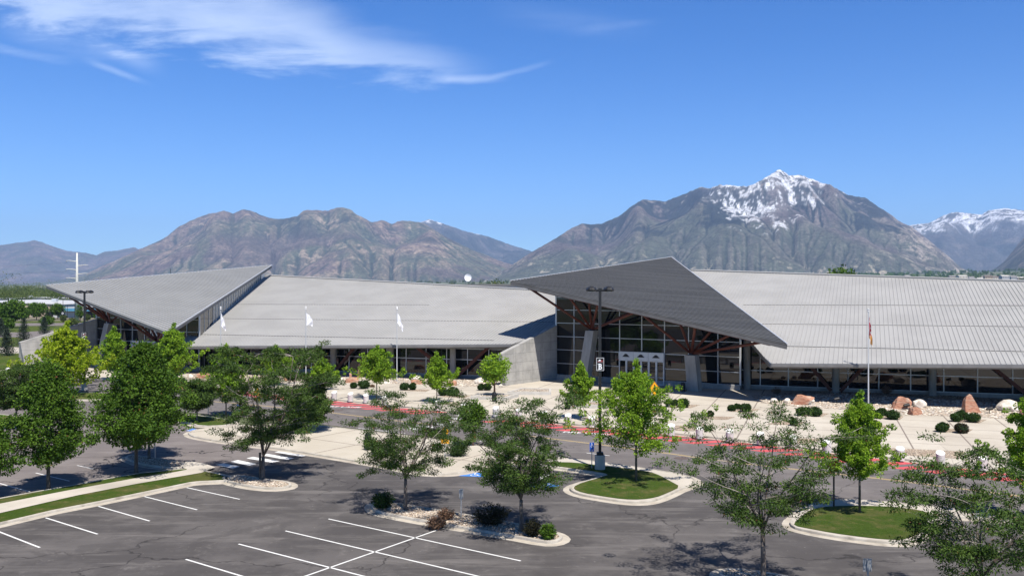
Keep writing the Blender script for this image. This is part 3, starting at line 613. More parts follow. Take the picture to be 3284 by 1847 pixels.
band(29.0, 75, wf, xR, [.52, 2.45], plR, colR, [(colR[1]-.5, .3, colR[1]-5.6), (colR[1]+.5, .3, colR[1]+6.2), (colR[3]-.6, .3, colR[3]-8.2), (colR[3]+.6, .3, colR[3]+6.2)])
band(-45.5, 1.0, wf, xL, [.52, 2.75, 4.3], plL, colL, [(colL[3]-.5, .8, colL[3]-3.6), (colL[3]+.5, .8, colL[3]+4.5), (colL[5]-.5, .9, colL[5]-6.9), (colL[5]+.5, .3, colL[5]+6.0), (colL[1]+.5, .6, colL[1]+5)], head=4.35)
# solid core behind the glazing and the flat hall roof behind
b = MB(); b.prism([(-88, 158), (6, 130), (9, 140), (-40, 176), (-86, 176)], 0.0, 3.0); b.build('rear_wall', conc, bld)
b = MB(); q = [AT(1330, 916, 215), AT(1700, 914, 215)]; q = [(-28, 212), (12, 200), (22, 270), (-20, 290)]; b.prism(q, 0, 13.55); fl = b.build('rear_hall', soff, bld)
b = MB(); b.prism([(-28.3, 211.7), (12.2, 199.6), (22.4, 270.4), (-20.2, 290.4)], 13.56, 13.9); b.build('parapet', fasc, fl)
# rear slopes so that the ridges are real
for (r0, r1, pl) in ((rL0, rL1, plL), (rR0, rR2, plR)):
    b = MB(); bk = Vector((.35, 1, 0))*38; dn = Vector((0, 0, -9)); b.plate([r0, r1, r1+bk+dn, r0+bk+dn], .3, (.1, .2, 1)); b.build('rear_roof', roofm, bld)
    b = MB(); f0, f1 = r0+bk+dn, r1+bk+dn; b.add([f0-Vector((0, 0, .3)), f1-Vector((0, 0, .3)), (f1.x, f1.y, 0), (f0.x, f0.y, 0)], [(0, 1, 2, 3)]); b.build('rear_wall', conc, bld)
b = MB(); k = MB()
a_, c_ = v_ = (Vector((28.6, 112)), Vector((27, 152)))
b.bar((29.3, 111.2, 1.9), (29.3, 101.5, 1.9), .3, .01)
# entrance lettering panel inside entrance at the left
gA0, gA1 = Vector((G0.x-77, G0.y+25, 0)), Vector((G1.x-77, G1.y+25, 0)); gu = (gA1-gA0).normalized(); gn = Vector((gu.y, -gu.x, 0)); gn = gn if gn.y < 0 else -gn
c = gA0+(gA1-gA0)*.628+gn*.35+Vector((0, 0, 5.9)); p = MB(); p.bar(c-gu*2.3, c+gu*2.3, .08, 2.0); sg = p.build('lettering_panel', blks, bld)
vs, fs = text_mesh('RICA', 1.95, .01, .8); p = MB(); p.add([c+gn*.06+gu*v.x+Vector((0, 0, v.y)) for v in vs], fs); p.build('lettering', whites, sg)
# ------------------------------------------------------------------ ground, roads, kerbs, plaza
def chaikin(p, n=2, closed=True):
    for _ in range(n):
        q = []; N = len(p)
        for i in range(N if closed else N-1):
            a, b = p[i], p[(i+1) % N]; q += [a*.75+b*.25, a*.25+b*.75]
        p = q if closed else [p[0]]+q+[p[-1]]
    return p
def offs(p, d):                 # closed polygon inset (+ = inward), CCW enforced
    N = len(p); out = []
    for i in range(N):
        a, b, c = p[i-1], p[i], p[(i+1) % N]; u = (b-a).normalized(); v = (c-b).normalized()
        n = (Vector((-u.y, u.x))+Vector((-v.y, v.x))); n = n/max(n.length, 1e-6); k = max(.45, n.dot(Vector((-v.y, v.x)))); out.append(b+n*d/k)
    return out
def ccw(p):
    a = sum(p[i].x*p[(i+1) % len(p)].y-p[(i+1) % len(p)].x*p[i].y for i in range(len(p))); return p if a > 0 else p[::-1]
def px(pts, z=0.): return [G(u, v, z).xy for u, v in pts]
def sheet(name, pts, z, m, kind='structure', sub=None):
    me = bpy.data.meshes.new(name); bm = bmesh.new(); vs = [bm.verts.new((p[0], p[1], z)) for p in pts]; f = bm.faces.new(vs); 
    if f.calc_area() and (f.normal_update() or f.normal.z < 0): f.normal_flip()
    bmesh.ops.triangulate(bm, faces=bm.faces[:]); bm.to_mesh(me); bm.free(); me.materials.append(m); o = bpy.data.objects.new(name, me); C.objects.link(o); return tag(o, kind=kind)
def ring(b, a, c, z0, z1):      # ring of equal-length loops a (outer) c (inner)
    N = len(a); b.add([(p.x, p.y, z0) for p in a]+[(p.x, p.y, z1) for p in c], [(i, (i+1) % N, N+(i+1) % N, N+i) for i in range(N)])
def kerbed(pts, z, fillname, fillmat, gut=.42, h=.15, kw=.16, fz=None, sm_=1, kind='structure', gutter=True):
    p = ccw(px(pts, h)); p = chaikin(p, sm_) if sm_ else p
    b = MB(); out = offs(p, -.02); inn = offs(p, kw); ring(b, out, p, 0, h-.02); p2 = offs(p, .02); ring(b, p, p2, h-.02, h); ring(b, p2, inn, h, h); ring(b, inn, offs(p, kw+.01), h, h-.06)
    struct('kerb', b, kerbm)
    if gutter:
        b = MB(); ring(b, offs(p, -gut), offs(p, -.02), .012, .016); g = offs(p, -gut); ring(b, offs(p, -gut-.01), g, 0.0, .012); struct('gutter', b, gutm)
    if fillname: sheet(fillname, offs(p, kw), (h-.025) if fz is None else fz, fillmat, kind)
    return p
b = MB(); b.add([(-20000, -300, -.03), (20000, -300, -.03), (20000, 21000, -.03), (-20000, 21000, -.03)], [(0, 1, 2, 3)])
groundm = mat('ground_scrub', (.075, .095, .04), (.12, .115, .06), .02, .95, c3=(.16, .14, .10), s3=.008, l3=.45, h3=.6)
struct('ground', b, groundm)
sheet('parking_lot', [Vector(p) for p in ((-120, 18), (90, 18), (90, 60), (40, 76), (14.5, 63.5), (4, 71.5), (-3.5, 70), (-20, 78), (-33, 84), (-60, 100), (-120, 128))], 0, asph)
# roads
kerb_line = [(-1400, 1150), (-700, 1166), (60, 1196), (255, 1212), (430, 1223), (600, 1236), (800, 1255), (1016.6, 1277.6), (1271.6, 1304.8), (1463.8, 1322), (1630, 1341), (1812, 1361.4), (1986.7, 1377), (2200, 1397), (2450, 1423.6), (2658, 1450), (2887, 1476), (3229.5, 1514.4), (3500, 1548), (4200, 1640), (5200, 1790)]
near_line = [(-1400, 1240), (-400, 1262), (100, 1290), (300, 1303), (580, 1320), (800, 1340), (1006, 1357), (1149, 1374.7), (1340, 1397), (1540, 1424), (1700, 1446), (1840, 1467), (2116, 1507), (2300, 1535), (2628, 1588), (2751, 1600), (2901, 1612), (3284, 1655), (3700, 1712), (4600, 1850)]
KL, NL = px(kerb_line), px(near_line)
sheet('road', KL+NL[::-1], .004, asph2)
sheet('parking_lot', px([(-900, 1265), (-100, 1283), (100, 1290), (300, 1303), (560, 1330), (620, 1385), (650, 1410), (935, 1446), (690, 1500), (620, 1490), (560, 1476), (500, 1520), (384, 1527), (0, 1600), (-500, 1690), (-1500, 1560)]), .0045, asph3)
# plaza: concrete paving from the kerb to the building
back = [Vector(p) for p in ((120, 70), (80, 95.2), (30, 113), (24, 140), (-4, 140), (-10, 126.5), (-48, 139.5), (-52, 158), (-70, 170), (-72, 152), (-85, 143), (-150, 160), (-300, 220))]
plz = KL[::-1]+back[::-1]
pl_pts = KL+back
sheet('plaza', pl_pts, .14, plazam)
b = MB()
def strip(b, line, w0, w1, z0, z1):
    N = len(line); L = []
    for i, p in enumerate(line):
        d = (line[min(i+1, N-1)]-line[max(i-1, 0)]).normalized(); n = Vector((-d.y, d.x)); L.append((p+n*w0, p+n*w1))
    b.add([(a.x, a.y, z0) for a, _ in L]+[(c.x, c.y, z1) for _, c in L], [(i, i+1, N+i+1, N+i) for i in range(N-1)])
KS = chaikin(KL, 1, False)
strip(b, KS, -.0, -.0, .0, .155); strip(b, KS, 0, .18, .155, .155); strip(b, KS, .18, .19, .155, .135); struct('kerb', b, kerbm)
b = MB(); strip(b, KS, -.45, 0, .012, .014); strip(b, KS, -.46, -.45, 0, .012); struct('gutter', b, gutm)
# near-side apron platform
kerbed([(600, 1383), (650, 1372), (820, 1358), (1006, 1359), (1149, 1377), (1340, 1399), (1540, 1426), (1690, 1450), (1600, 1478), (1540, 1498), (1500, 1510), (1440, 1517), (1380, 1517), (1324, 1510), (1237, 1492), (1120, 1472), (1003, 1453), (880, 1434), (760, 1420), (660, 1406), (611, 1396)], 0, 'sidewalk', aprm, sm_=1)
# handicap-bay island with grass and lamp
isl = kerbed([(1650, 1458), (1845, 1468), (2020, 1492), (2116, 1507), (2180, 1517), (2222, 1528), (2240, 1545), (2215, 1556), (2186, 1563), (2150, 1581), (2116, 1595), (2090, 1603), (2057, 1607), (2015, 1606), (1980, 1602), (1920, 1593), (1864, 1583), (1835, 1573), (1824, 1562), (1840, 1551), (1870, 1542), (1903, 1533), (1925, 1526), (1945, 1519.7), (1905, 1514), (1868, 1508), (1801, 1498.7), (1720, 1488), (1640, 1478)], 0, 'sidewalk', walkm, sm_=1)
sheet('lawn', chaikin(px([(1670, 1476), (1760, 1480), (1850, 1482), (1935, 1493), (2030, 1503), (2085, 1512), (2118, 1524), (2150, 1542), (2184, 1560), (2140, 1580), (2105, 1594), (2057, 1601), (2000, 1600), (1935, 1591), (1868, 1579), (1838, 1567), (1846, 1554), (1905, 1535), (1952, 1521), (1925, 1513), (1801, 1496)], .14), 1), .142, grassm)
# right-hand island
kerbed([(2530, 1668), (2560, 1645), (2590, 1622), (2640, 1604), (2700, 1599), (2760, 1600), (2901, 1610), (3000, 1622), (3100, 1633), (3284, 1656), (3500, 1690), (3510, 1702), (3300, 1672), (3120, 1655), (3020, 1655), (2992, 1664), (2978, 1682), (2962, 1706), (2943, 1721), (2920, 1731), (2890, 1736), (2830, 1734), (2758, 1726), (2670, 1714), (2580, 1697), (2540, 1686)], 0, 'sidewalk', walkm, sm_=1)
sheet('lawn', chaikin(px([(2545, 1678), (2575, 1650), (2610, 1629), (2660, 1622), (2751, 1620), (2830, 1622), (2915, 1629), (2975, 1640), (2985, 1655), (2972, 1680), (2955, 1704), (2935, 1718), (2890, 1730), (2830, 1728), (2758, 1720), (2670, 1708), (2590, 1693), (2550, 1685)], .14), 1), .142, grassm)
# gravel islands
kerbed([(1188, 1619), (1200, 1608), (1254, 1608), (1394, 1629), (1527, 1652), (1640, 1672), (1767, 1699), (1796, 1709), (1806, 1722), (1782, 1733), (1745, 1734), (1648, 1716), (1540, 1697), (1429, 1679), (1289, 1655), (1205, 1637)], 0, 'gravel', gravm, sm_=1, kind='stuff')
kerbed([(705, 1528), (760, 1520), (870, 1536), (922, 1541), (938, 1551), (922, 1560), (872, 1564), (800, 1557), (728, 1541)], 0, 'gravel', gravm, sm_=1, kind='stuff')
kerbed([(398, 1466), (412, 1458), (440, 1458), (559, 1475), (612, 1490), (560, 1500), (454, 1487)], 0, 'gravel', gravm, sm_=1, kind='stuff')
kerbed([(2300, 1831), (2330, 1819), (2400, 1822), (2520, 1842), (2760, 1886), (3000, 1935), (3150, 1975), (3100, 2000), (2900, 1960), (2600, 1905), (2320, 1850)], 0, 'gravel', gravm, sm_=1, kind='stuff')
kerbed([(2330, 2240), (2700, 2100), (3350, 1900), (3700, 1880), (3800, 1930), (3400, 2060), (2700, 2400)], 0, None, None, sm_=0, gutter=False) if 0 else None
# left strip: kerb, grass, walk, grass
strip_pts = [(-900, 1898), (-400, 1778), (0, 1676), (170, 1636), (314, 1608), (470, 1576), (612, 1546), (640, 1543), (728, 1539), (752, 1530), (700, 1516), (660, 1508), (612, 1500), (575, 1502), (454, 1514), (384, 1525), (240, 1552), (120, 1573), (0, 1595), (-400, 1672), (-900, 1780)]
kerbed(strip_pts, 0, 'lawn', grassm, sm_=0, gut=.45)
sheet('sidewalk', px([(-900, 1816), (-400, 1695), (0, 1614), (210, 1573), (454, 1529), (560, 1513), (600, 1505), (574, 1490), (600, 1478), (650, 1484), (690, 1497), (646, 1515), (440, 1550), (245, 1588), (0, 1644), (-400, 1738), (-900, 1868)], .145), .148, walkm)
# behind-left small island with trees, and left lawns
kerbed([(470, 1340), (600, 1325), (760, 1348), (740, 1362), (640, 1366), (600, 1352), (520, 1352)], 0, 'lawn', grassm, sm_=1)
kerbed([(-200, 1310), (30, 1328), (110, 1345), (110, 1362), (40, 1368), (-200, 1370)], 0, 'lawn', grassm, sm_=1)
kerbed([(90, 1262), (250, 1256), (420, 1262), (440, 1275), (260, 1282), (100, 1278)], 0, 'lawn', grassm, sm_=1)
sheet('lawn', px([(-2500, 1120), (-400, 1132), (90, 1133), (92, 1178), (40, 1186), (-400, 1190), (-2500, 1180)], .15), .16, grassm)
sheet('path', px([(-2500, 1100), (-400, 1112), (90, 1113), (90, 1133), (-400, 1133), (-2500, 1121)], .15), .155, walkm)
sheet('lawn', px([(-900, 1035), (320, 1029), (420, 1060), (300, 1075), (150, 1085), (90, 1112), (-400, 1112), (-900, 1110)], .0), .02, grassm)
sheet('road', px([(-900, 1041), (200, 1036), (420, 1032), (420, 1040), (200, 1045), (-900, 1052)]), .06, asph3)
sheet('road', px([(-900, 1062), (60, 1066), (160, 1060), (260, 1052), (280, 1058), (180, 1080), (120, 1100), (60, 1082), (-900, 1080)]), .06, asph3)
# gravel bed in front of the building
def bed(name, pts, z=.147, m=grav2): return sheet(name, px(pts, z), z, m, 'stuff')
bed('gravel', [(2410, 1268), (2424, 1285), (2440, 1292), (2560, 1304), (2690, 1312), (2800, 1318), (2870, 1329), (2940, 1332), (3030, 1334), (3120, 1336), (3200, 1342), (3300, 1348), (3700, 1396), (3700, 1330), (3300, 1284), (2987, 1264), (2680, 1247)])
bed('gravel', [(600, 1216), (700, 1230), (860, 1230), (1000, 1222), (1080, 1217), (1160, 1226), (1250, 1230), (1350, 1232), (1440, 1236), (1540, 1240), (1590, 1243), (1578, 1222), (1460, 1212), (1264, 1203), (1082, 1198), (905, 1190), (600, 1180)])
rects = [[(2459, 1360), (2490, 1349), (2586, 1352), (2560, 1363)], [(2545, 1422), (2560, 1404), (2636, 1407), (2606, 1421)], [(2840, 1436), (2836, 1435), (3097, 1447), (3073, 1470), (2830, 1455)],
         [(2992, 1382), (3010, 1372), (3121, 1376), (3100, 1389)], [(2880-90, 1372), (2800, 1362), (2846, 1364), (2830, 1374)], [(2235, 1342), (2262, 1334), (2359, 1336), (2330, 1346)], [(2150, 1379), (2168, 1363), (2262, 1367), (2232, 1381)],
         [(1860, 1343), (1880, 1337), (1962, 1341), (1940, 1352)], [(1410, 1294), (1425, 1288), (1495, 1290), (1488, 1303)], [(2340, 1319), (2380, 1310), (2440, 1311), (2405, 1321)], [(2140, 1306), (2200, 1297), (2245, 1298), (2215, 1308)],
         [(2560, 1333), (2590, 1323), (2660, 1325), (2635, 1336)], [(2790, 1341), (2830, 1331), (2900, 1334), (2885, 1346)], [(3040, 1352), (3080, 1343), (3165, 1345), (3140, 1357)], [(1290, 1252), (1310, 1247), (1380, 1249), (1365, 1256)], [(1410, 1272), (1440, 1265), (1510, 1268), (1490, 1276)],
         [(986, 1379), (975, 1365), (1052, 1369), (1015, 1379)]]
for r in rects: bed('gravel', r, .147 if r[0][0] != 986 else .149, gravm)
# ---- painted markings
def line(b, p0, p1, w=.11, z=.009):
    a, c = G(*p0), G(*p1); d = (c-a).normalized(); n = Vector((-d.y, d.x, 0))*w/2; a.z = c.z = z; b.add([a-n, c-n, c+n, a+n], [(0, 1, 2, 3)])
b = MB()
for a, c in [((-300, 1585), (127.5, 1755)), ((-150, 1647), (127.5, 1755)), ((146.7, 1659.7), (312.7, 1712)), ((316, 1623), (480, 1670)), ((463, 1591.6), (632, 1634)), ((599, 1563), (768.7, 1600.3)), ((595.7, 1792.5), (860, 1872)), ((765, 1743.6), (1167, 1847)),
             ((915.3, 1701.6), (1534, 1847)), ((1053.3, 1663.2), (1670, 1797.7)), ((1425, 1691), (978, 1847)), ((-60, 1533), (94, 1576)), ((115, 1516), (223, 1542)), ((248, 1492), (300, 1503)), ((-300, 1660), (-150, 1718))][1:]:
    line(b, a, c)
line(b, (1167, 1847), (1500, 1930)); line(b, (1534, 1847), (1900, 1932)); line(b, (978, 1847), (560, 1992))
struct('parking_line', b, whitem)
b = MB()
def quad(b, q, z=.010): b.add([tuple(G(u, v).xy)+(z,) for u, v in q], [(0, 1, 2, 3)] if True else 0)
cw = [[(691, 1490), (718, 1485), (770, 1496), (745, 1502)], [(739, 1480), (763, 1474.5), (822, 1487), (800, 1493)], [(790, 1469), (812, 1464.5), (897, 1478), (872, 1483)], [(838, 1459.5), (858, 1455), (943, 1469), (921, 1474)], [(880, 1449.5), (900, 1445), (987, 1459), (968, 1464)]]
for q in cw: quad(b, q, .011)
for i in range(6):
    x0, y0 = 1492-i*32, 1332+i*8.3; quad(b, [(x0-30, y0+.5), (x0-22, y0-2.6), (x0+30, y0+3.0), (x0+22, y0+6.4)], .011)
struct('crosswalk', b, whitem)
b = MB()
for a, c in [((1149, 1374.7-2), (1300, 1390)), ((1880, 1452), (1955, 1461)), ((1530, 1413), (1600, 1421))]: line(b, a, c, .12, .011)
struct('edge_line', b, whitem)
b = MB()
yl = px([(560, 1277), (800, 1297), (1027, 1319), (1268, 1348.5), (1380, 1361)]); yr = px([(1700, 1398), (1910, 1423.6), (2095, 1447), (2277, 1472.5), (2419, 1490), (2863, 1539), (3284, 1592), (3800, 1660)])
for L in (yl, yr): strip(b, L, -.16, -.05, .011, .011); strip(b, L, .05, .16, .011, .011)
struct('centre_line', b, yelp)
# fire-lane hatching: red stripes between the kerb and the road
def hatch(t0, t1):
    b = MB(); L = KS; acc = 0; seg = []
    for i in range(len(L)-1): d = (L[i+1]-L[i]).length; seg.append((acc, d, i)); acc += d
    def at(s):
        for a, d, i in seg:
            if a+d >= s: return L[i]+(L[i+1]-L[i])*((s-a)/d), (L[i+1]-L[i]).normalized()
        return L[-1], (L[-1]-L[-2]).normalized()
    for sgn in (0,):
        s = t0
        while s < t1:
            p, d = at(s); n = Vector((d.y, -d.x)); q, d2 = at(s+1.2); w0, w1 = .45, 3.4; sh = 2.2
            b.add([tuple(p+n*w0)+(.012,), tuple(q+n*w0)+(.012,), tuple(q+n*w1-d*sh)+(.012,), tuple(p+n*w1-d*sh)+(.012,)], [(0, 1, 2, 3)]); s += 2.1
    return b
def arc(u, v):
    p = G(u, v).xy; acc = 0; best = (1e9, 0)
    for i in range(len(KS)-1):
        a, c = KS[i], KS[i+1]; t_ = max(0, min(1, (p-a).dot(c-a)/(c-a).length_squared)); d = (a+(c-a)*t_-p).length
        if d < best[0]: best = (d, acc+(c-a).length*t_)
        acc += (c-a).length
    return best[1]
struct('fire_lane_hatching', hatch(arc(560, 1232), arc(1420, 1319)), redp); struct('fire_lane_hatching', hatch(arc(1660, 1345), arc(5000, 1760)), redp)
b = MB()
for L_, (s0, s1) in ((KS, (arc(560, 1232), arc(1420, 1319))), (KS, (arc(1600, 1338), arc(5000, 1760)))):
    pass
def kerb_red(u0, u1):
    b = MB(); pts = [p for p in KS if u0 <= (p.x/p.y*F+U0) <= u1]; strip(b, pts, -.55, -.43, .0135, .0135); struct('fire_lane_line', b, redp)
kerb_red(560, 1440); kerb_red(1660, 5200)
for (u, v, tx, rz) in ((1098, 1304.5, 'FIRE LANE', -.19), (1880, 1389, 'FIRE LANE', -.32)):
    vs, fs = text_mesh(tx, .95, .02, 1.0); p = G(u, v); R = Matrix.Rotation(rz, 3, 'Z'); b = MB(); b.add([R @ Vector((q.x, q.y, 0))+Vector((p.x, p.y, .015)) for q in vs], fs); struct('road_lettering', b, whitem)
# accessible bays: blue squares with the wheelchair symbol, and white hatching
def wheelchair(b, c, s, R, z):
    def put(pts, fs): b.add([c+R @ Vector((x*s, y*s, 0))+Vector((0, 0, z)) for x, y in pts], fs)
    def ln(p, q, w=.13):
        d = (Vector(q)-Vector(p)).normalized(); n = Vector((-d.y, d.x))*w/2; p, q = Vector(p), Vector(q); put([p-n, q-n, q+n, p+n], [(0, 1, 2, 3)])
    N = 16; put([(.12*math.cos(i*6.283/N)-.08, .12*math.sin(i*6.283/N)+.78) for i in range(N)], [tuple(range(N))])
    a0, a1 = 2.1, 6.0
    P = [a0+(a1-a0)*i/N for i in range(N+1)]; put([(.42*math.cos(a)-.02, .42*math.sin(a)-.32) for a in P]+[(.3*math.cos(a)-.02, .3*math.sin(a)-.32) for a in P], [(i, i+1, N+2+i, N+1+i) for i in range(N)])
    ln((-.08, .62), (-.02, -.05)); ln((-.03, .32), (.32, .32), .1); ln((-.02, -.02), (.36, -.02)); ln((.34, 0), (.5, -.5)); ln((.48, -.5), (.66, -.44), .1)
for k, q in enumerate([[(1472, 1526), (1497, 1514), (1570, 1518), (1550, 1529)], [(1697, 1557), (1731, 1545), (1795, 1556), (1757, 1571)], [(597, 1381), (617, 1374), (636, 1377), (618, 1384)]]):
    b = MB(); quad(b, q, .012); o = struct('accessible_bay_marking', b, bluep); P = [G(u, v) for u, v in q]; c = sum(P, Vector())/4; e = (P[3]-P[0])
    b = MB(); wheelchair(b, c, .62, Matrix.Rotation(math.atan2(e.y, e.x), 3, 'Z'), .004+.012); s = struct('accessible_symbol', b, whitem)
b = MB()
for a, c in [((1585, 1524), (1665, 1505)), ((1585, 1524), (1690, 1548)), ((1665, 1505), (1765, 1524)), ((1690, 1548), (1765, 1524)), ((1600, 1527), (1735, 1519)), ((1625, 1534), (1750, 1522)), ((1596, 1521), (1705, 1512)), ((1655, 1541), (1765, 1525)), ((1550, 1549), (1585, 1524))]: line(b, a, c, .11, .011)
struct('bay_hatching', b, whitem)
# manholes
for (u, v, r) in ((1084, 1315.5, .55), (2185, 1468.5, .55)):
    b = MB(); p = G(u, v); b.cyl((p.x, p.y, .004), r, .012, 24); struct('manhole_cover', b, mat('cast_iron', (.09, .07, .06), (.13, .1, .09), 8, .7))
# ------------------------------------------------------------------ trees
def leaf_material(name, c1, c2, tr=.35):
    m = bpy.data.materials.new(name); m.use_nodes = True; t = NT(m.node_tree); b = t.N['Principled BSDF']; out = t.N['Material Output']
    a = t.n('ShaderNodeAttribute', attribute_name='tint'); s = t.n('ShaderNodeSeparateColor', ins={0: a.outputs['Color']})
    c = t.mix(s.outputs[0], c1, c2); sc = t.n('ShaderNodeVectorMath', operation='SCALE', ins={0: c, 'Scale': t.m('ADD', .7, t.m('MULTIPLY', s.outputs[1], .6))})
    c = t.mix(s.outputs[2], sc.outputs[0], (.16, .045, .03))
    t.put(b.inputs['Base Color'], c); b.inputs['Roughness'].default_value = .6; b.inputs['Specular IOR Level'].default_value = .12
    tl = t.n('ShaderNodeBsdfTranslucent', ins={'Color': t.mix(1.0, c, (1.3, 1.5, .6), 'MULTIPLY')}); mx = t.n('ShaderNodeMixShader', ins={0: tr})
    t.L.new(b.outputs[0], mx.inputs[1]); t.L.new(tl.outputs[0], mx.inputs[2]); t.L.new(mx.outputs[0], out.inputs[0]); return m
lf_maple = leaf_material('maple_leaf_dark', (.028, .068, .008), (.095, .170, .018), .2)
lf_young = leaf_material('maple_leaf_bright', (.085, .175, .012), (.25, .37, .03), .3)
lf_yel = leaf_material('leaf_yellow_green', (.17, .25, .012), (.36, .42, .03), .42)
lf_loc = leaf_material('locust_leaf', (.024, .052, .010), (.078, .128, .024), .15)
lf_con = leaf_material('spruce_needle', (.020, .034, .022), (.05, .07, .048), .1)
lf_shrub = leaf_material('shrub_leaf', (.012, .035, .008), (.045, .085, .018), .2)
lf_dark = leaf_material('dark_shrub_leaf', (.018, .016, .012), (.045, .045, .02), .2)
lf_dry = leaf_material('dry_twig', (.13, .07, .045), (.25, .16, .11), .2)
lf_far = leaf_material('far_leaf', (.045, .075, .022), (.13, .16, .05), .3)
bark_g = mat('bark_grey', (.085, .068, .055), (.16, .135, .115), 9, .9, .02, 14, stretch=(1, 1, .25))
bark_p = mat('bark_pale_twig', (.24, .21, .185), (.36, .32, .285), 9, .85)
bark_d = mat('bark_dark', (.05, .042, .036), (.10, .085, .07), 9, .9, .02, 14, stretch=(1, 1, .25))
bark_r = mat('bark_reddish', (.14, .075, .05), (.22, .13, .09), 9, .9)
def unit(a): return a/np.maximum(np.linalg.norm(a, axis=1, keepdims=True), 1e-6)
def leaf_obj(name, P, D, N, L, Wd, T, m, parent):
    D = unit(D); Sd = unit(np.cross(D, N)); n = len(P); L = np.asarray(L).reshape(-1, 1); Wd = np.asarray(Wd).reshape(-1, 1)
    co = np.stack([P, P+D*L*.45+Sd*Wd*.5, P+D*L, P+D*L*.45-Sd*Wd*.5], 1).reshape(-1, 3)
    me = bpy.data.meshes.new(name); me.vertices.add(4*n); me.vertices.foreach_set('co', co.ravel()); me.loops.add(4*n); me.loops.foreach_set('vertex_index', np.arange(4*n)); me.polygons.add(n)
    me.polygons.foreach_set('loop_start', np.arange(0, 4*n, 4)); me.polygons.foreach_set('loop_total', np.full(n, 4)); me.update(calc_edges=True)
    ca = me.color_attributes.new('tint', 'FLOAT_COLOR', 'POINT'); ca.data.foreach_set('color', np.repeat(np.concatenate([T, np.ones((n, 1))], 1), 4, 0).astype(np.float32).ravel())
    me.materials.append(m); o = bpy.data.objects.new(name, me); C.objects.link(o); o.parent = parent; return o
def clusters(R, cen, rad, flat, per, ls, lw, red=0., up=.4, droop=0., shell=.5, axis=None):
    """leaves round every cluster centre; returns arrays"""
    cen = np.asarray(cen, float); rad = np.asarray(rad, float); n = len(cen); k = per; idx = np.repeat(np.arange(n), k)
    d = unit(R.normal(size=(n*k, 3))); r = (shell+(1-shell)*R.rand(n*k, 1)**.5); off = d*r*rad[idx][:, None]; off[:, 2] *= flat
    P = cen[idx]+off; D = unit(d+R.normal(size=d.shape)*.7+np.array([0, 0, -droop])); N = unit(R.normal(size=d.shape)*.55+d*.6+np.array([0, 0, up]))
    ct = R.rand(n)[idx]; T = np.stack([np.clip(ct*.6+R.rand(n*k)*.5-.05, 0, 1), R.rand(n*k), (R.rand(n*k) < red)*.8], 1)
    return P, D, N, ls*(.6+.8*R.rand(n*k)), lw*(.6+.8*R.rand(n*k)), T
def branch(R, a, d, L, curve, n=5, wig=.12):
    P = [np.array(a, float)]; d = np.array(d, float); d /= np.linalg.norm(d)
    for i in range(n): d = d+np.array([0, 0, curve])/n+R.normal(size=3)*wig; d /= np.linalg.norm(d); P.append(P[-1]+d*L/n)
    return P
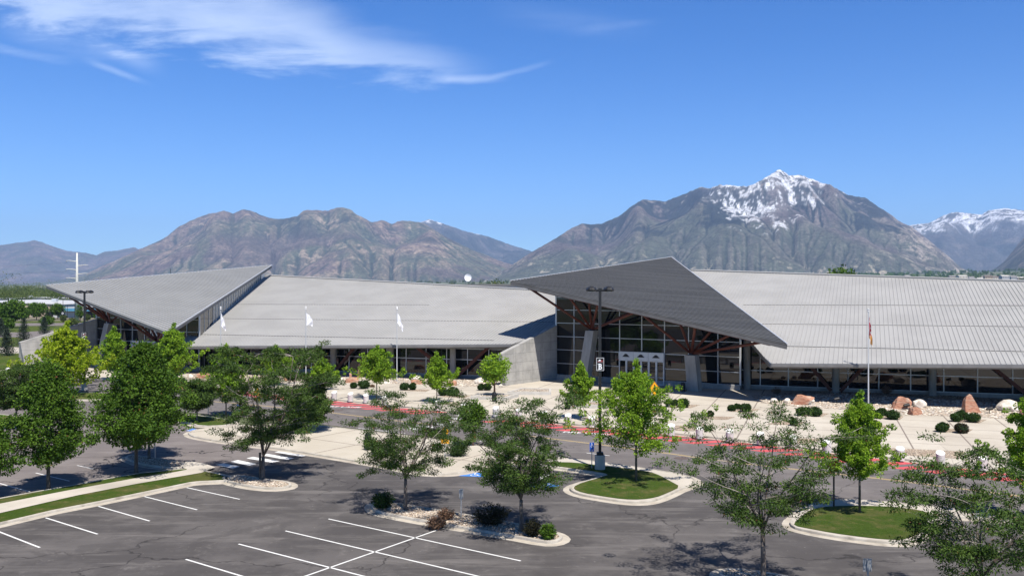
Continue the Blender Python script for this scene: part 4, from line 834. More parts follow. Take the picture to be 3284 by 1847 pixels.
def tree(kind, u, v, h, r, seed, name, label, group, bot=None, per=1., off=(0, 0), cat='tree', z=0.15, loc=None, leafm=None, lean=0., dens=1., ls=1.):
    R = np.random.RandomState(seed); p = G(u, v, z) if loc is None else Vector(loc); o = thing(name, label, cat, p, 0, group); tr = LB(); B = []; bot = bot if bot is not None else h*.22
    cen, rad = [], []; ox, oy = off; q_ = min(1.25, max(.68, p.y/75)); ls *= q_; per /= q_**1.9
    if kind == 'locust':
        fork = bot*.85; tk = .016*h**.9+.022; top = np.array([lean*.3, 0, fork]); tr.tube([(0, 0, -.1), (0, 0, .12), (lean*.1, 0, fork*.5), tuple(top)], [tk*1.6, tk*1.1, tk*.9, tk*.78], 9)
        br = LB(); nl = 7; limbs = []
        for i in range(nl):
            a = 6.283*(i+R.rand()*.6)/nl; el = .75+.5*R.rand() if i % 3 else 1.35; tgt = np.array([ox+math.cos(a)*r*.62, oy+math.sin(a)*r*.62, 0])
            L = (h-fork)*(.62+.25*R.rand()); d = np.array([math.cos(a)*r*.55+ox*.6, math.sin(a)*r*.55+oy*.6, (h-fork)*.62*el]); L1 = np.linalg.norm(d)*.95
            P1 = branch(R, top, d, L1, -.05, 6, .06); tr.tube([tuple(q) for q in P1], [tk*.34*(1-.85*k/6)+.006 for k in range(7)], 6)
            limbs += [np.array(q) for q in P1[1:]]
            for j in range(7):
                s = int(j*5/6.2); a2 = a+R.normal()*1.0; q = P1[min(s+1+(j > 4), 6)]; d2 = np.array([math.cos(a2), math.sin(a2), .25+.5*R.rand()]); L2 = r*(.32+.3*R.rand())*(1.1-.08*s)
                P2 = branch(R, q, d2, L2, -.02, 4, .10); br.tube([tuple(x) for x in P2], [tk*.12*(1-.7*k/4)+.004 for k in range(5)], 4)
                for m_ in range(4):
                    q2 = P2[min(1+m_, 4)]; a3 = a2+R.normal()*1.1; d3 = np.array([math.cos(a3), math.sin(a3), .12+.35*R.randn()]); P3 = branch(R, q2, d3, r*(.14+.12*R.rand()), -.1, 3, .15); br.tube([tuple(x) for x in P3], [tk*.045, tk*.035, tk*.028, tk*.02], 3)
                    if R.rand() < dens: cen.append(P3[-1]); rad.append(.30+.34*R.rand())
                    if R.rand() < dens*.6: cen.append(P3[1]+R.normal(size=3)*.08); rad.append(.22+.22*R.rand())
        cen = np.array(cen); cx, cy = cen[:, 0].mean(), cen[:, 1].mean(); q9 = lambda a: np.percentile(np.abs(a), 96)
        sx = (r-.3)/q9(cen[:, 0]-cx); sy = (r-.3)/q9(cen[:, 1]-cy); sz = (h-.25-fork)/(np.percentile(cen[:, 2], 99)-fork)
        def fit(q):
            w = min(1., max(0., (q[2]-fork*.9)/(h*.3))); z = q[2]
            if z > fork: z = fork+(z-fork)*sz
            elif z < fork: z = max(z, bot*.75) if abs(q[0])+abs(q[1]) > 1.0 else z
            return (q[0]+((ox+(q[0]-cx)*sx)-q[0])*w, q[1]+((oy+(q[1]-cy)*sy)-q[1])*w, z)
        tr.v = [fit(q) for q in tr.v]; br.v = [fit(q) for q in br.v]; cen = [fit(q) for q in cen]; limbs = np.array([fit(q) for q in limbs])
        for i in range(int(80*dens**1.7)):
            a = R.rand()*6.283; q = R.rand()**.5; zz = R.rand(); w = (1-.62*max(0, zz-.35)/.65) if zz > .35 else .72+.8*zz
            c = np.array((ox+math.cos(a)*(r-.4)*q*w, oy+math.sin(a)*(r-.4)*q*w, fork+(h-fork)*(.16+.80*zz)-.25*q*q)); dd = np.linalg.norm(limbs-c, axis=1)+(limbs[:, 2] > c[2])*.8; k = int(np.argmin(dd)); e = limbs[k]
            if dd[k] < r*.75: m_ = (e+c)/2+R.normal(size=3)*.06; br.tube([tuple(e), tuple(m_), tuple(c)], [.016, .012, .006], 3); cen.append(c); rad.append(.30+.32*R.rand())
        cen = np.array(cen)
        B.append(clusters(R, cen, rad,   .34, int(84*per), .20*ls, .068*ls, .010, .6, .35, .05)); tr.cur = 1; tr.add(br.v, br.f); tr.cur = 0; two = True
        leafm = leafm or lf_loc; bk = bark_g
    elif kind == 'maple':
        fork = bot*.9; tk = .013*h+.02; tr.tube([(0, 0, -.1), (0, 0, .1), (0, 0, fork), (0, 0, h*.55), (0, 0, h*.85)], [tk*1.5, tk, tk*.85, tk*.5, tk*.15], 9); ch = (h-bot)/2; cz = bot+ch
        for i in range(10):
            a = i*2.4+R.rand(); z0 = fork+(h*.5-fork)*(i/10); P1 = branch(R, (0, 0, z0), (math.cos(a)*r*.8, math.sin(a)*r*.8, ch*(.7)), r*.85, .2, 5, .06); tr.tube([tuple(q) for q in P1], [tk*.4*(1-.8*k/5) for k in range(6)], 5)
        n = int(205*dens*(r/2.6)**1.6)
        lob = R.rand(9)*.35+.78; la = R.rand(9)*6.28
        for i in range(n):
            zz = R.rand()*2-1; a = R.rand()*6.283; prof = (1-((zz+.45)/.55)**2*.75 if zz < -.45 else max(0., (1-zz)/1.45)**.72)
            lo = .86+.15*math.sin(3*a+la[0]+zz*3)+.12*math.sin(5*a+la[1]-4*zz)+.06*R.randn(); q = R.rand()**.42; x, y = math.cos(a)*r*prof*q*lo, math.sin(a)*r*prof*q*lo
            cen.append((x+ox*(.5+zz/2), y, cz+zz*ch*.95+R.normal()*.1)); rad.append((.34+.3*R.rand())*min(1.2, r/2.6))
        B.append(clusters(R, cen, rad, .70, int(80*per), .19*ls, .145*ls, .004, .35, .3, .6)); leafm = leafm or lf_maple; bk = bark_d
    elif kind == 'young':
        tk = .007*h+.015; tr.tube([(0, 0, -.1), (0, 0, bot), (.02, 0, h*.5), (0, .03, h*.9)], [tk*1.15, tk, tk*.6, tk*.15], 8)
        nb = int(38*dens)
        for i in range(nb):
            f = (i+R.rand()*.8)/nb; z0 = bot*.98+(h-bot)*.80*f; a = i*2.399+R.normal()*.25; rr = r*(1-.88*f**.95)*(.55+.62*R.rand()**1.3)
            if f < .1: rr *= .7+3*f
            P1 = branch(R, (0, 0, z0), (math.cos(a), math.sin(a), .30+.95*f), max(.35, rr*1.25), 1.0, 6, .09); tr.tube([tuple(q) for q in P1], [tk*.3*(1-.75*k/6) for k in range(7)], 4)
            for k in range(1, 13):
                q = P1[k//2]*(1-.5*(k % 2))+P1[min(6, k//2+1)]*.5*(k % 2)
                cen.append(q+R.normal(size=3)*.07*min(1.6, r/1.6)); rad.append((.15+.09*R.rand())*(1.25-.055*k)*min(1.5, .45+r/2.4))
        q9 = np.percentile(np.hypot(np.array(cen)[:, 0], np.array(cen)[:, 1]), 88); sx = (r-.15)/q9
        cen = [(q[0]*sx, q[1]*sx, q[2]) for q in cen]; tr.v = [(q[0]*(sx if abs(q[0])+abs(q[1]) > .15 else 1), q[1]*(sx if abs(q[0])+abs(q[1]) > .15 else 1), q[2]) for q in tr.v]
        for k in range(7): cen.append((R.normal()*.06, R.normal()*.06, h*(.86+.02*k))); rad.append(.2-.012*k)
        B.append(clusters(R, cen, rad, .85, int(36*per), .155*ls, .12*ls, .0, .3, .1, .35)); leafm = leafm or lf_young; bk = bark_g
    elif kind == 'round':
        tk = .03*h**.8; tr.tube([(0, 0, -.1), (0, 0, bot), (0, 0, h*.6)], [tk*1.2, tk, tk*.4], 7)
        for i in range(8): a = i*2.4; P1 = branch(R, (0, 0, bot), (math.cos(a)*r, math.sin(a)*r, h*.5), r*.9, .2, 4, .08); tr.tube([tuple(q) for q in P1], [tk*.4, tk*.3, tk*.2, tk*.15, tk*.1], 4)
        ch = (h-bot)/2
        for i in range(int(110*dens)):
            d = R.normal(size=3); d /= np.linalg.norm(d); q = R.rand()**.35*(.8+.22*R.rand()); cen.append((d[0]*r*q, d[1]*r*q, bot+ch+d[2]*ch*q)); rad.append(r*(.16+.10*R.rand()))
        B.append(clusters(R, cen, rad, .8, int(44*per), .16*ls*max(1, r/1.6), .12*ls*max(1, r/1.6), .002, .3, .2, .35)); leafm = leafm or lf_young; bk = bark_r
    elif kind == 'spruce':
        tk = .02*h; tr.tube([(0, 0, -.1), (0, 0, h*.95)], [tk, tk*.2], 7)
        for i in range(13):
            f = i/13; z0 = h*(.12+.85*f); rr = r*(1-f)**.85
            for j in range(9 if f < .7 else 6):
                a = j*6.283/(9 if f < .7 else 6)+i*.5+R.normal()*.12; L = rr*(.8+.3*R.rand()); tr.tube([(0, 0, z0), (math.cos(a)*L*.9, math.sin(a)*L*.9, z0-L*.12)], [tk*.2, tk*.06], 3)
                for k in range(5): s = (k+1)/5; cen.append((math.cos(a)*L*s, math.sin(a)*L*s, z0-L*.16*s+.1*s*s)); rad.append(.10+.13*L*(.5+.5*s)/2+.1)
        B.append(clusters(R, cen, rad, .5, int(10*per), .22*ls, .09*ls, .0, .5, .3, .1)); leafm = leafm or lf_con; bk = bark_d
    tr.build('trunk', [bk, bark_p] if kind == 'locust' else bk, o, sm=True)
    P, D, N, L, Wd, T = B[0]; leaf_obj('crown', P, D, N, L, Wd, T, leafm, o); return o
GL, GM, GY = 'feathery locust trees in the parking islands', 'dark green maple trees in the car park', 'young bright green maple trees by the road and plaza'
if TREES:
    tree('locust', 843, 1533, 9.0, 4.1, 1, 'locust_tree', 'feathery dark green tree on the small gravel island beside the zebra crossing', GL, 1.7, off=(.4, 0), per=1.05, dens=.9)
    tree('locust', 1300, 1632, 7.0, 3.3, 2, 'locust_tree', 'airy tree with pale twigs at the left end of the long gravel island', GL, 2.1, off=(.2, 0), dens=.52, per=.9)
    tree('locust', 1672, 1700, 7.4, 3.5, 3, 'locust_tree', 'broad feathery tree at the right end of the long gravel island', GL, 1.9, off=(-.3, 0), dens=.68)
    tree('locust', 2448, 1862, 7.7, 3.5, 4, 'locust_tree', 'sparse tree with bare pale branches at the bottom right of centre', GL, 2.5, dens=.52, off=(-.1, 0), per=.75)
    tree('locust', 3150, 2040, 7.0, 3.9, 5, 'locust_tree', 'multi-stemmed reddish-green tree in the bottom right corner', GL, 2.6, off=(.3, 0), dens=.55, per=.85)
    tree('locust', 985, 1384, 5.4, 2.1, 6, 'locust_tree', 'smaller dark feathery tree behind the crossing tree at the corner of the pale paving', GL, .5, per=1.7)
    tree('locust', 632, 1352, 4.2, 1.7, 7, 'locust_tree', 'small reddish tree behind the big maple next to a blue sign', GL, 1.3, per=1.1)
    tree('locust', 52, 1366, 5.8, 2.8, 8, 'locust_tree', 'feathery tree at the left edge behind the dark maple', GL, 1.6, per=1.1)
    tree('locust', 478, 1468, 6.4, 2.4, 9, 'locust_tree', 'tree on the tiny gravel island, mostly hidden behind the largest maple', GL, 2.2)
    tree('maple', 155, 1565, 8.1, 2.75, 11, 'maple_tree', 'dark green maple on the grass strip near the left edge', GM, 1.75, dens=1.0)
    tree('maple', 437, 1515, 8.9, 3.8, 12, 'maple_tree', 'largest dark green maple on the grass strip left of the zebra crossing', GM, 2.0, off=(.6, 0), dens=.95)
    tree('maple', -80, 1600, 5.6, 2.7, 13, 'maple_tree', 'maple cut off by the left edge of the picture', GM, 1.3)
    tree('young', 215, 1262, 8.9, 3.9, 21, 'maple_tree', 'yellow-green maple beside the black lamp post on the left', GY, .9, leafm=lf_yel, dens=1.9, ls=1.35)
    tree('young', 366, 1218, 7.6, 2.1, 22, 'maple_tree', 'bright green tree just left of the left entrance doors', GY, 1.2, dens=1.3, ls=1.25)
    tree('young', 556, 1228, 8.2, 2.7, 23, 'maple_tree', 'bright green tree just right of the left entrance doors', GY, 1.2, dens=1.4, ls=1.25)
    tree('young', 725, 1332, 7.2, 1.9, 24, 'maple_tree', 'slim bright green tree in front of the leftmost white flag', GY, 1.9, ls=1.1)
    tree('young', 886, 1236, 5.4, 1.9, 25, 'maple_tree', 'light green tree seen above the crown of the crossing tree', GY, 1.2, leafm=lf_young)
    tree('young', 1032, 1250, 4.1, 1.5, 26, 'maple_tree', 'short light green tree beside the red boulders near the left columns', GY, 1.0)
    tree('young', 1208, 1280, 6.3, 2.15, 27, 'maple_tree', 'bright green tree left of the rightmost white flag pole', GY, 2.0, dens=1.1)
    tree('young', 1401, 1290, 5.7, 1.65, 28, 'maple_tree', 'slender bright green tree right of the rightmost white flag pole', GY, 1.5)
    tree('round', 1586, 1266, 4.8, 2.0, 29, 'planter_tree', 'round-crowned tree growing in the concrete planter left of entrance B', None, 1.1, z=.4, per=.9)
    tree('young', 1861, 1343, 5.6, 1.35, 30, 'maple_tree', 'narrow young tree left of the lamp post with the letter B sign', GY, 1.5)
    tree('young', 2040, 1541, 8.2, 2.7, 31, 'maple_tree', 'large bright green tree on the grass island in front of entrance B', GY, 1.9, dens=1.25)
    tree('young', 2757, 1641, 7.0, 1.85, 32, 'maple_tree', 'bright green tree on the right-hand grass island', GY, 1.9, dens=1.1)
    tree('young', 3318, 1668, 7.7, 2.0, 33, 'maple_tree', 'bright green tree at the right edge of the picture', GY, 1.5, dens=1.1)
    tree('round', 1517, 1427, 3.7, 1.2, 34, 'plaza_tree', 'small round green tree between the two long-island trees', None, 1.1, leafm=lf_maple, per=1.1)
    # left background
    GS = 'spruces on the lawn at the far left'
    for (u, v, h, r, s, lb) in ((22, 1143, 5.8, 1.7, 41, 'spruce nearest the concrete wing wall on the left lawn'), (76, 1116, 6.9, 1.9, 42, 'tallest spruce behind the end of the left concrete wall'), (142, 1072, 5.2, 1.7, 43, 'spruce just behind the top of the yellow-green maple'), (2, 1079, 5.2, 1.8, 44, 'spruce at the left edge behind the nearest spruce'), (152, 1023, 5.4, 1.3, 45, 'grey-green conifer between the two round trees in front of the warehouse'), (-30, 1100, 5.5, 1.8, 46, 'spruce cut off by the left edge')):
        tree('spruce', u, v, h, r, s, 'spruce_tree', lb, GS, z=0)
    GB = 'round trees along the far road on the left'
    for (u, v, h, r, s, lb) in ((42, 1052, 9.4, 4.3, 51, 'big round tree in front of the tan warehouse end'), (117, 1026, 7.2, 4.0, 52, 'round dark tree in front of the tan wall'), (185, 1023, 6.8, 3.0, 53, 'round dark tree in front of the grey warehouse door'), (257, 1034, 6.9, 1.7, 54, 'upright tree beside the pale steel pylon'), (203, 1036, 3.2, 1.3, 55, 'small light tree under the far lamp post'), (281, 1032, 3.0, 1.4, 56, 'small pale tree right of the pylon'), (310, 1030, 4.4, 1.6, 57, 'dark bush next to the brick corner'), (-20, 1036, 7.5, 3.9, 58, 'round tree at the left edge before the tan warehouse'), (78, 1030, 5.2, 2.6, 59, 'low dark tree between the two biggest round trees'), (150, 1048, 3.6, 2.4, 60, 'low bushy tree behind the middle spruce'), (18, 1062, 4.0, 2.6, 71, 'low bushy tree behind the nearest spruce'), (232, 1047, 2.6, 2.0, 72, 'low green bush at the pylon foot')):
        tree('round', u, v, h, r, s, 'street_tree', lb, GB, h*.2, z=0, leafm=(lf_far if h < 3.3 else lf_maple), ls=1.2)
    # behind the hall
    tree('round', 0, 0, 20.2, 6.2, 61, 'cottonwood_tree', 'large dark tree rising above the right roof ridge', None, 4, loc=(PZ(2703, 270)), leafm=lf_maple, dens=1.8, ls=.9, per=.8)
    for k, (u, top, w, s) in enumerate(((1592, 889, 46, 62), (1466, 902, 42, 63), (1545, 905, 30, 66), (1650, 900, 30, 67), (1415, 909, 22, 64), (2860, 889, 30, 65))):
        d = 480; zt = H+(V0-top)/F*d; tree('round', 0, 0, zt, w/F*d, s, 'distant_tree', ['pale olive tree behind the hall roof beside entrance B canopy', 'pale tree behind the satellite dish', 'low tree just right of the satellite dish', 'low tree behind the tip of the entrance B canopy', 'dark low tree left of the satellite dish', 'low dark tree behind the right roof ridge'][k], 'trees behind the hall', 3, loc=PZ(u, d), leafm=lf_far, dens=.5, ls=.8)
def bare_tree():
    R = np.random.RandomState(5); p = G(2145, 1335, .15); o = thing('bare_sapling', 'leafless pale sapling beside the shrubs in front of entrance B', 'tree', p); b = LB(); b.tube([(0, 0, -.1), (.02, 0, 1.6), (.08, 0, 3.3)], [.035, .028, .008], 6); b.build('trunk', bark_p, o)
    b = LB()
    for i in range(13):
        a = i*2.4; z0 = .9+i*.16; L = 1.2-.05*i; P = branch(R, (.02, 0, z0), (math.cos(a)*.6, math.sin(a)*.6, 1), L, .3, 5, .1); b.tube([tuple(q) for q in P], [.016, .013, .011, .009, .007, .004], 4)
        for j in (2, 3): Q = branch(R, P[j], (math.cos(a+1)*.6, math.sin(a+1)*.6, 1), L*.5, .2, 3, .1); b.tube([tuple(q) for q in Q], .006, 3)
    b.build('branches', bark_p, o)
bare_tree()
# ------------------------------------------------------------------ shrubs
def shrub(u, v, w, h, label, seed, group='clipped shrubs in the plaza beds', m=None, cat='shrub', style='ball', z=.15, name='shrub'):
    R = np.random.RandomState(seed); p = G(u, v, z); k = F/p.y; r = w/k/2; hh = h/k; o = thing(name, label, cat, p, 0, group)
    if style == 'ball':
        n = 70; d = unit(R.normal(size=(n, 3))); cen = d*np.array([r*.78, r*.78, hh*.38])+np.array([0, 0, hh*.5]); rad = np.full(n, r*.26)
        A = clusters(R, cen, rad, .9, 34, .10+.03*r, .07+.02*r, .01, .4, 0, .6); st = LB(); st.tube([(0, 0, -.05), (0, 0, hh*.5)], [.05, .04], 6)
        for i in range(7): a = i*.9; st.tube([(0, 0, 0), (math.cos(a)*r*.6, math.sin(a)*r*.6, hh*.6)], [.03, .015], 4)
        # dense heart so that the clipped ball is closed
        core = bmesh.new(); bmesh.ops.create_icosphere(core, subdivisions=3, radius=1); 
        for q in core.verts: q.co = Vector((q.co.x*r*.8, q.co.y*r*.8, hh*.5+q.co.z*hh*.4))*(1+.0*R.rand())
        me = bpy.data.meshes.new('leaf_mass'); core.to_mesh(me); core.free(); me.materials.append(MT['shrub_core']); c = bpy.data.objects.new('leaf_mass', me); C.objects.link(c); c.parent = o
    else:
        n = 60; a = R.rand(n)*6.283; q = R.rand(n)**.5; st = LB(); cen = []; rad = []
        for i in range(n):
            e = (math.cos(a[i])*r*q[i], math.sin(a[i])*r*q[i], hh*(.55+.45*R.rand())*(1-.45*q[i]**2)); P = branch(R, (e[0]*.2, e[1]*.2, 0), e, np.linalg.norm(e), 0, 3, .05); st.tube([tuple(x) for x in P], [.022, .018, .012, .006], 3)
            for j in (1, 2, 3): cen.append(P[j]); rad.append(r*(.12 if style == 'twiggy' else .22))
        A = clusters(R, cen, rad, 1.2, (5 if style == 'twiggy' else 15), .16, .05, .0, .2, 0, .2)
    st.build('stems', MT['dry_stem'] if style == 'twiggy' else bark_d, o); leaf_obj('foliage', *A[:3], A[3], A[4], A[5], m or lf_shrub, o); return o
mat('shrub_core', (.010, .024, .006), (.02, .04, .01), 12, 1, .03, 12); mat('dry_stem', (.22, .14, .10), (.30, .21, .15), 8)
if TREES:
    SH = [(1134, 1245, 21, 19, 'smaller clipped shrub of the pair left of the flag pole'), (1166, 1246, 40, 27, 'larger clipped shrub of the pair left of the flag pole'), (1298, 1250, 32, 22, 'clipped shrub just right of the flag pole, front left of its bed'), (1324, 1250, 22, 23, 'narrow clipped shrub beside it, right of the flag pole'), (1420, 1268, 29, 24, 'left clipped shrub beside the slender tree trunk'), (1452, 1268, 37, 27, 'right clipped shrub beside the slender tree trunk'), (1543, 1251, 22, 21, 'left clipped shrub behind the planter tree'), (1563, 1251, 26, 22, 'right clipped shrub behind the planter tree'),
          (2149, 1304, 33, 23, 'shrub directly behind the bare sapling'), (2166, 1300, 22, 18, 'small shrub between the two bigger ones by the bare sapling'), (2192, 1306, 38, 28, 'largest shrub right of the bare sapling'), (2347, 1317, 25, 18, 'leftmost of the three shrubs near the building shadow'), (2365, 1311, 21, 16, 'middle of the three shrubs near the building shadow'), (2391, 1319, 34, 25, 'rightmost of the three shrubs near the building shadow'), (2278, 1335, 21, 17, 'single small round shrub on a gravel square'),
          (2569, 1332, 30, 26, 'left shrub of the trio below the tilted red slab'), (2588, 1328, 26, 22, 'middle shrub of the trio below the tilted red slab'), (2615, 1334, 41, 28, 'right shrub of the trio below the tilted red slab'), (2546, 1364, 27, 19, 'small shrub in the gravel bed below that trio'), (2808, 1374, 34, 25, 'single brownish-green shrub right of the island tree'), (2829, 1332, 26, 24, 'rear shrub of the three below the leaning red boulder'), (2815, 1341, 36, 29, 'front left shrub of the three below the leaning red boulder'), (2864, 1344, 43, 28, 'right shrub of the three below the leaning red boulder'),
          (3067, 1351, 36, 26, 'front left shrub below the tall red spire rock'), (3084, 1345, 37, 29, 'rear shrub below the tall red spire rock'), (3121, 1353, 43, 29, 'front right shrub below the tall red spire rock'), (3019, 1384, 35, 24, 'front shrub of the pair left of the brownish bush'), (3026, 1378, 33, 24, 'rear shrub of the pair left of the brownish bush'), (3264, 1341, 21, 15, 'small shrub near the right edge beside the white rock')]
    for i, (u, v, w, h, lb) in enumerate(SH): shrub(u, v, w, h, lb, 100+i)
    shrub(3084, 1388, 42, 30, 'brownish bush, right of the front pair of plaza shrubs', 140, m=lf_dark)
    for (u, v, w, h, lb, m, st, s) in ((1228, 1626, 62, 46, 'dark green bush at the left tip of the long gravel island', lf_shrub, 'loose', 150), (1430, 1664, 44, 40, 'dry leafless twiggy bush in the middle of the gravel island', lf_dry, 'twiggy', 151), (1398, 1688, 44, 24, 'low reddish dry bush spilling over the kerb', lf_dry, 'loose', 152), (1580, 1678, 100, 56, 'large dark brown bush left of the broad feathery tree', lf_dark, 'loose', 153), (1708, 1716, 46, 50, 'dark twiggy bush right of the broad tree trunk', lf_dark, 'loose', 154), (1757, 1728, 34, 50, 'green upright bush at the right tip of the gravel island', lf_maple, 'loose', 155)):
        shrub(u, v, w, h, lb, s, 'bushes on the long gravel island', m, 'bush', st, .12, 'bush')
    for (u, v, w, h, lb, s) in ((1468, 1460, 64, 46, 'dark bush on the pale paving under the small round tree', 160), (1240, 1458, 100, 36, 'low wide bush on the pale paving behind the airy tree', 161), (1190, 1440, 40, 30, 'low bush next to the black bin on the pale paving', 163), (960, 1382, 60, 30, 'dark bush under the smaller feathery tree', 162)):
        shrub(u, v, w, h, lb, s, 'bushes on the pale paving', lf_shrub, 'bush', 'loose', .15, 'bush')
    shrub(1194, 1241, 13, 8, 'tiny reddish grass tuft beside the larger clipped shrub', 170, None, lf_dry, 'grass tuft', 'twiggy', .15, 'grass_tuft')
    shrub(2842, 1262, 34, 26, 'dry brown bush in the shade below the right windows', 171, None, lf_dry, 'bush', 'twiggy', .15, 'bush'); shrub(2490, 1262, 26, 20, 'small dry bush in the shade near entrance B', 172, None, lf_dry, 'bush', 'twiggy', .15, 'bush')
# ------------------------------------------------------------------ street furniture, rocks, signs
def lamp_post(u, v, top, label, letter, sign_v, pedestal=True):
    p = G(u, v, .14 if pedestal else 0); d = p.y; Ht = (H-(top-V0)/F*d)-p.z; o = thing('street_lamp', label, 'street lamp', p, 0, 'tall black car park lamps')
    if pedestal: b = LB(); b.cyl((0, 0, -.05), .37, 1.0, 24); b.tube([(0, 0, .95), (0, 0, 1.0)], [.36, .33], 24); b.build('pedestal', conc_pale, o)
    zb = .95 if pedestal else .3
    b = LB(); b.box((0, 0, zb+.13), (.46, .46, .22)); b.build('base_plate', blackm, o)
    b = LB(); b.box((0, 0, (zb+Ht-.3)/2+.1), (.19, .19, Ht-zb-.3)); b.build('pole', blackm, o)
    b = LB(); b.box((0, 0, Ht-.18), (1.5, .1, .12)); b.box((0, 0, Ht-.1), (.24, .24, .22)); b.build('cross_arm', blackm, o)
    for sx in (-1, 1):
        for sy in (-1, 1):
            b = LB(); c = Vector((sx*.62, sy*.34, Ht-.22)); b.tube([c, c+Vector((0, 0, .10)), c+Vector((0, 0, .24)), c+Vector((0, 0, .34))], [.33, .36, .30, .10], 12); hd = b.build('lamp_head', blackm, o)
            b = LB(); b.cyl(c-Vector((0, 0, .03)), .27, .03, 12); b.build('lens', glass_l, hd)
            b = LB(); b.bar((sx*.1, 0, Ht-.18), (sx*.5, sy*.25, Ht-.14), .06); b.build('bracket', blackm, o)
    if letter:
        zc = (H-(sign_v-V0)/F*d)-p.z; s = thing('zone_sign', 'black parking zone sign with a white letter %s on the lamp post' % letter, 'sign', (p.x, p.y, p.z+zc), 0, 'zone letter signs'); w, h = .57, .95
        b = LB(); b.box((0, -.14, 0), (w, .04, h)); b.build('panel', blks, s)
        b = LB(); b.box((.0, .13, 0), (w, .04, h)); b.box((.06, 0, .3), (.04, .24, .04)); b.box((.06, 0, -.3), (.04, .24, .04)); b.build('rear_panel', blks, s)
        b = LB(); y = -.164
        for (x, z, a, c) in ((0, h/2-.03, w-.06, .02), (0, -h/2+.03, w-.06, .02), (-w/2+.03, 0, .02, h-.06), (w/2-.03, 0, .02, h-.06)): b.box((x, y, z), (a, .008, c))
        b.build('border', whites, s)
        vs, fs = text_mesh(letter, .56, .012, .85); b = LB(); b.add([(q.x, -.168, q.y-.19) for q in vs], fs)
        if letter == 'B':
            for zz in (-.005, -.375): b.box((-.12, -.168, zz), (.12, .006, .03))
        b.build('letter', whites, s)
        b = LB(); b.add([(-.17, -.167, .22), (.12, -.167, .22), (.09, -.167, .26), (.03, -.167, .29), (-.02, -.167, .355), (-.08, -.167, .30)], [tuple(range(6))]); b.build('mountain_emblem', whites, s)
        b = LB(); b.add([(.0, -.168, .22), (.2, -.168, .22), (.16, -.168, .27), (.1, -.168, .28)], [(0, 1, 2, 3)]); b.box((0, -.167, .175), (.4, .006, .022)); b.build('red_band', reds, s)
        b = LB(); b.box((0, -.167, .125), (.4, .006, .008)); b.build('small_lettering', whites, s)
    return o
glass_l = glass_mat('lamp_lens', (.35, .33, .28), rough=.3, ior=1.45)
lamp_post(1924, 1503, 924, 'tall black four-headed lamp post on a round concrete base in the grass island', 'B', 1167)
lamp_post(271, 1250, 934, 'tall black lamp post beside the yellow-green maple, carrying a letter C sign', 'C', 1078)
def bg_lamp(u, v, top, label, w=.7, letter=None):
    p = G(u, v); d = p.y; Ht = H-(top-V0)/F*d; o = thing('street_lamp', label, 'street lamp', p, 0, 'distant lamp posts on the left'); b = LB(); b.tube([(0, 0, 0), (0, 0, Ht)], [.12, .09], 6); b.build('pole', blackm, o)
    b = LB()
    for s in (-1, 1): b.tube([(s*w, 0, Ht-.1), (s*w, 0, Ht+.2)], [.55*w, .3*w], 8)
    b.bar((-w, 0, Ht), (w, 0, Ht), .12); b.build('lamp_head', blackm, o)
    if letter: b = LB(); b.tube([(0, -.2, 3.6), (0, -.14, 3.6)], .75, 16); pn = b.build('panel', blks, o); vs, fs = text_mesh(letter, 1.0, .02); b = LB(); b.add([(q.x, -.22, q.y+3.6) for q in vs], fs); b.build('letter', whites, pn)
    return o
bg_lamp(202, 1036, 952, 'distant lamp post in front of the warehouses, left of the pylon', 1.2, 'D')
bg_lamp(216, 1020, 978, 'short double lamp in front of the grey warehouse door', .9); bg_lamp(161, 1022, 979, 'short lamp between the two round trees', .9)
bg_lamp(240, 1040, 955, 'slim black pole just left of the pylon', .3)
# bollards
def bollard(u, v, first=[None], k=[0]):
    lab = ['white slanted-top bollard', 'white concrete bollard with a sloping top']
    if first[0] is None:
        o = thing('bollard', 'x', 'bollard', G(u, v, .15), 0, 'slant-topped white bollards along the plaza kerb'); b = LB(); n = 24; r = .31
        vs = [(math.cos(i*6.2832/n)*r, math.sin(i*6.2832/n)*r, -.03) for i in range(n)]+[(math.cos(i*6.2832/n)*r, math.sin(i*6.2832/n)*r, .86+.13*math.sin(i*6.2832/n+.3)*1.0) for i in range(n)]
        b.add(vs, [(i, (i+1) % n, n+(i+1) % n, n+i) for i in range(n)]); b.build('shaft', boll, o, sm=True)
        b = LB(); b.add([(x, y, z+.002) for x, y, z in vs[n:]]+[(x*1.0, y*1.0, z-.03) for x, y, z in vs[n:]], [tuple(range(n))]); b.build('sloping_top', bolt_, o); first[0] = o
    else:
        o = copy_tree(first[0]); o.location = G(u, v, .15)
    return o
boll = mat('bollard_concrete', (.44, .43, .41), (.54, .53, .50), 2, .8, .004, 20); bolt_ = mat('bollard_top', (.68, .67, .64), (.76, .75, .72), 2, .7)
BOL = [(25, 1199), (96, 1205), (170, 1212), (632, 1237), (673, 1243), (1072, 1281), (1124, 1286), (1174, 1290), (1233, 1297), (1404, 1314), (1485, 1322), (1590, 1334), (1664, 1342), (1744, 1351), (1822, 1360), (1898, 1368), (2085, 1389), (2153, 1395), (2243, 1404), (2340, 1414), (2439, 1423), (2543, 1434), (2653, 1449), (2770, 1461), (2887, 1474), (3016, 1489), (3151.6, 1504), (3300, 1521)]
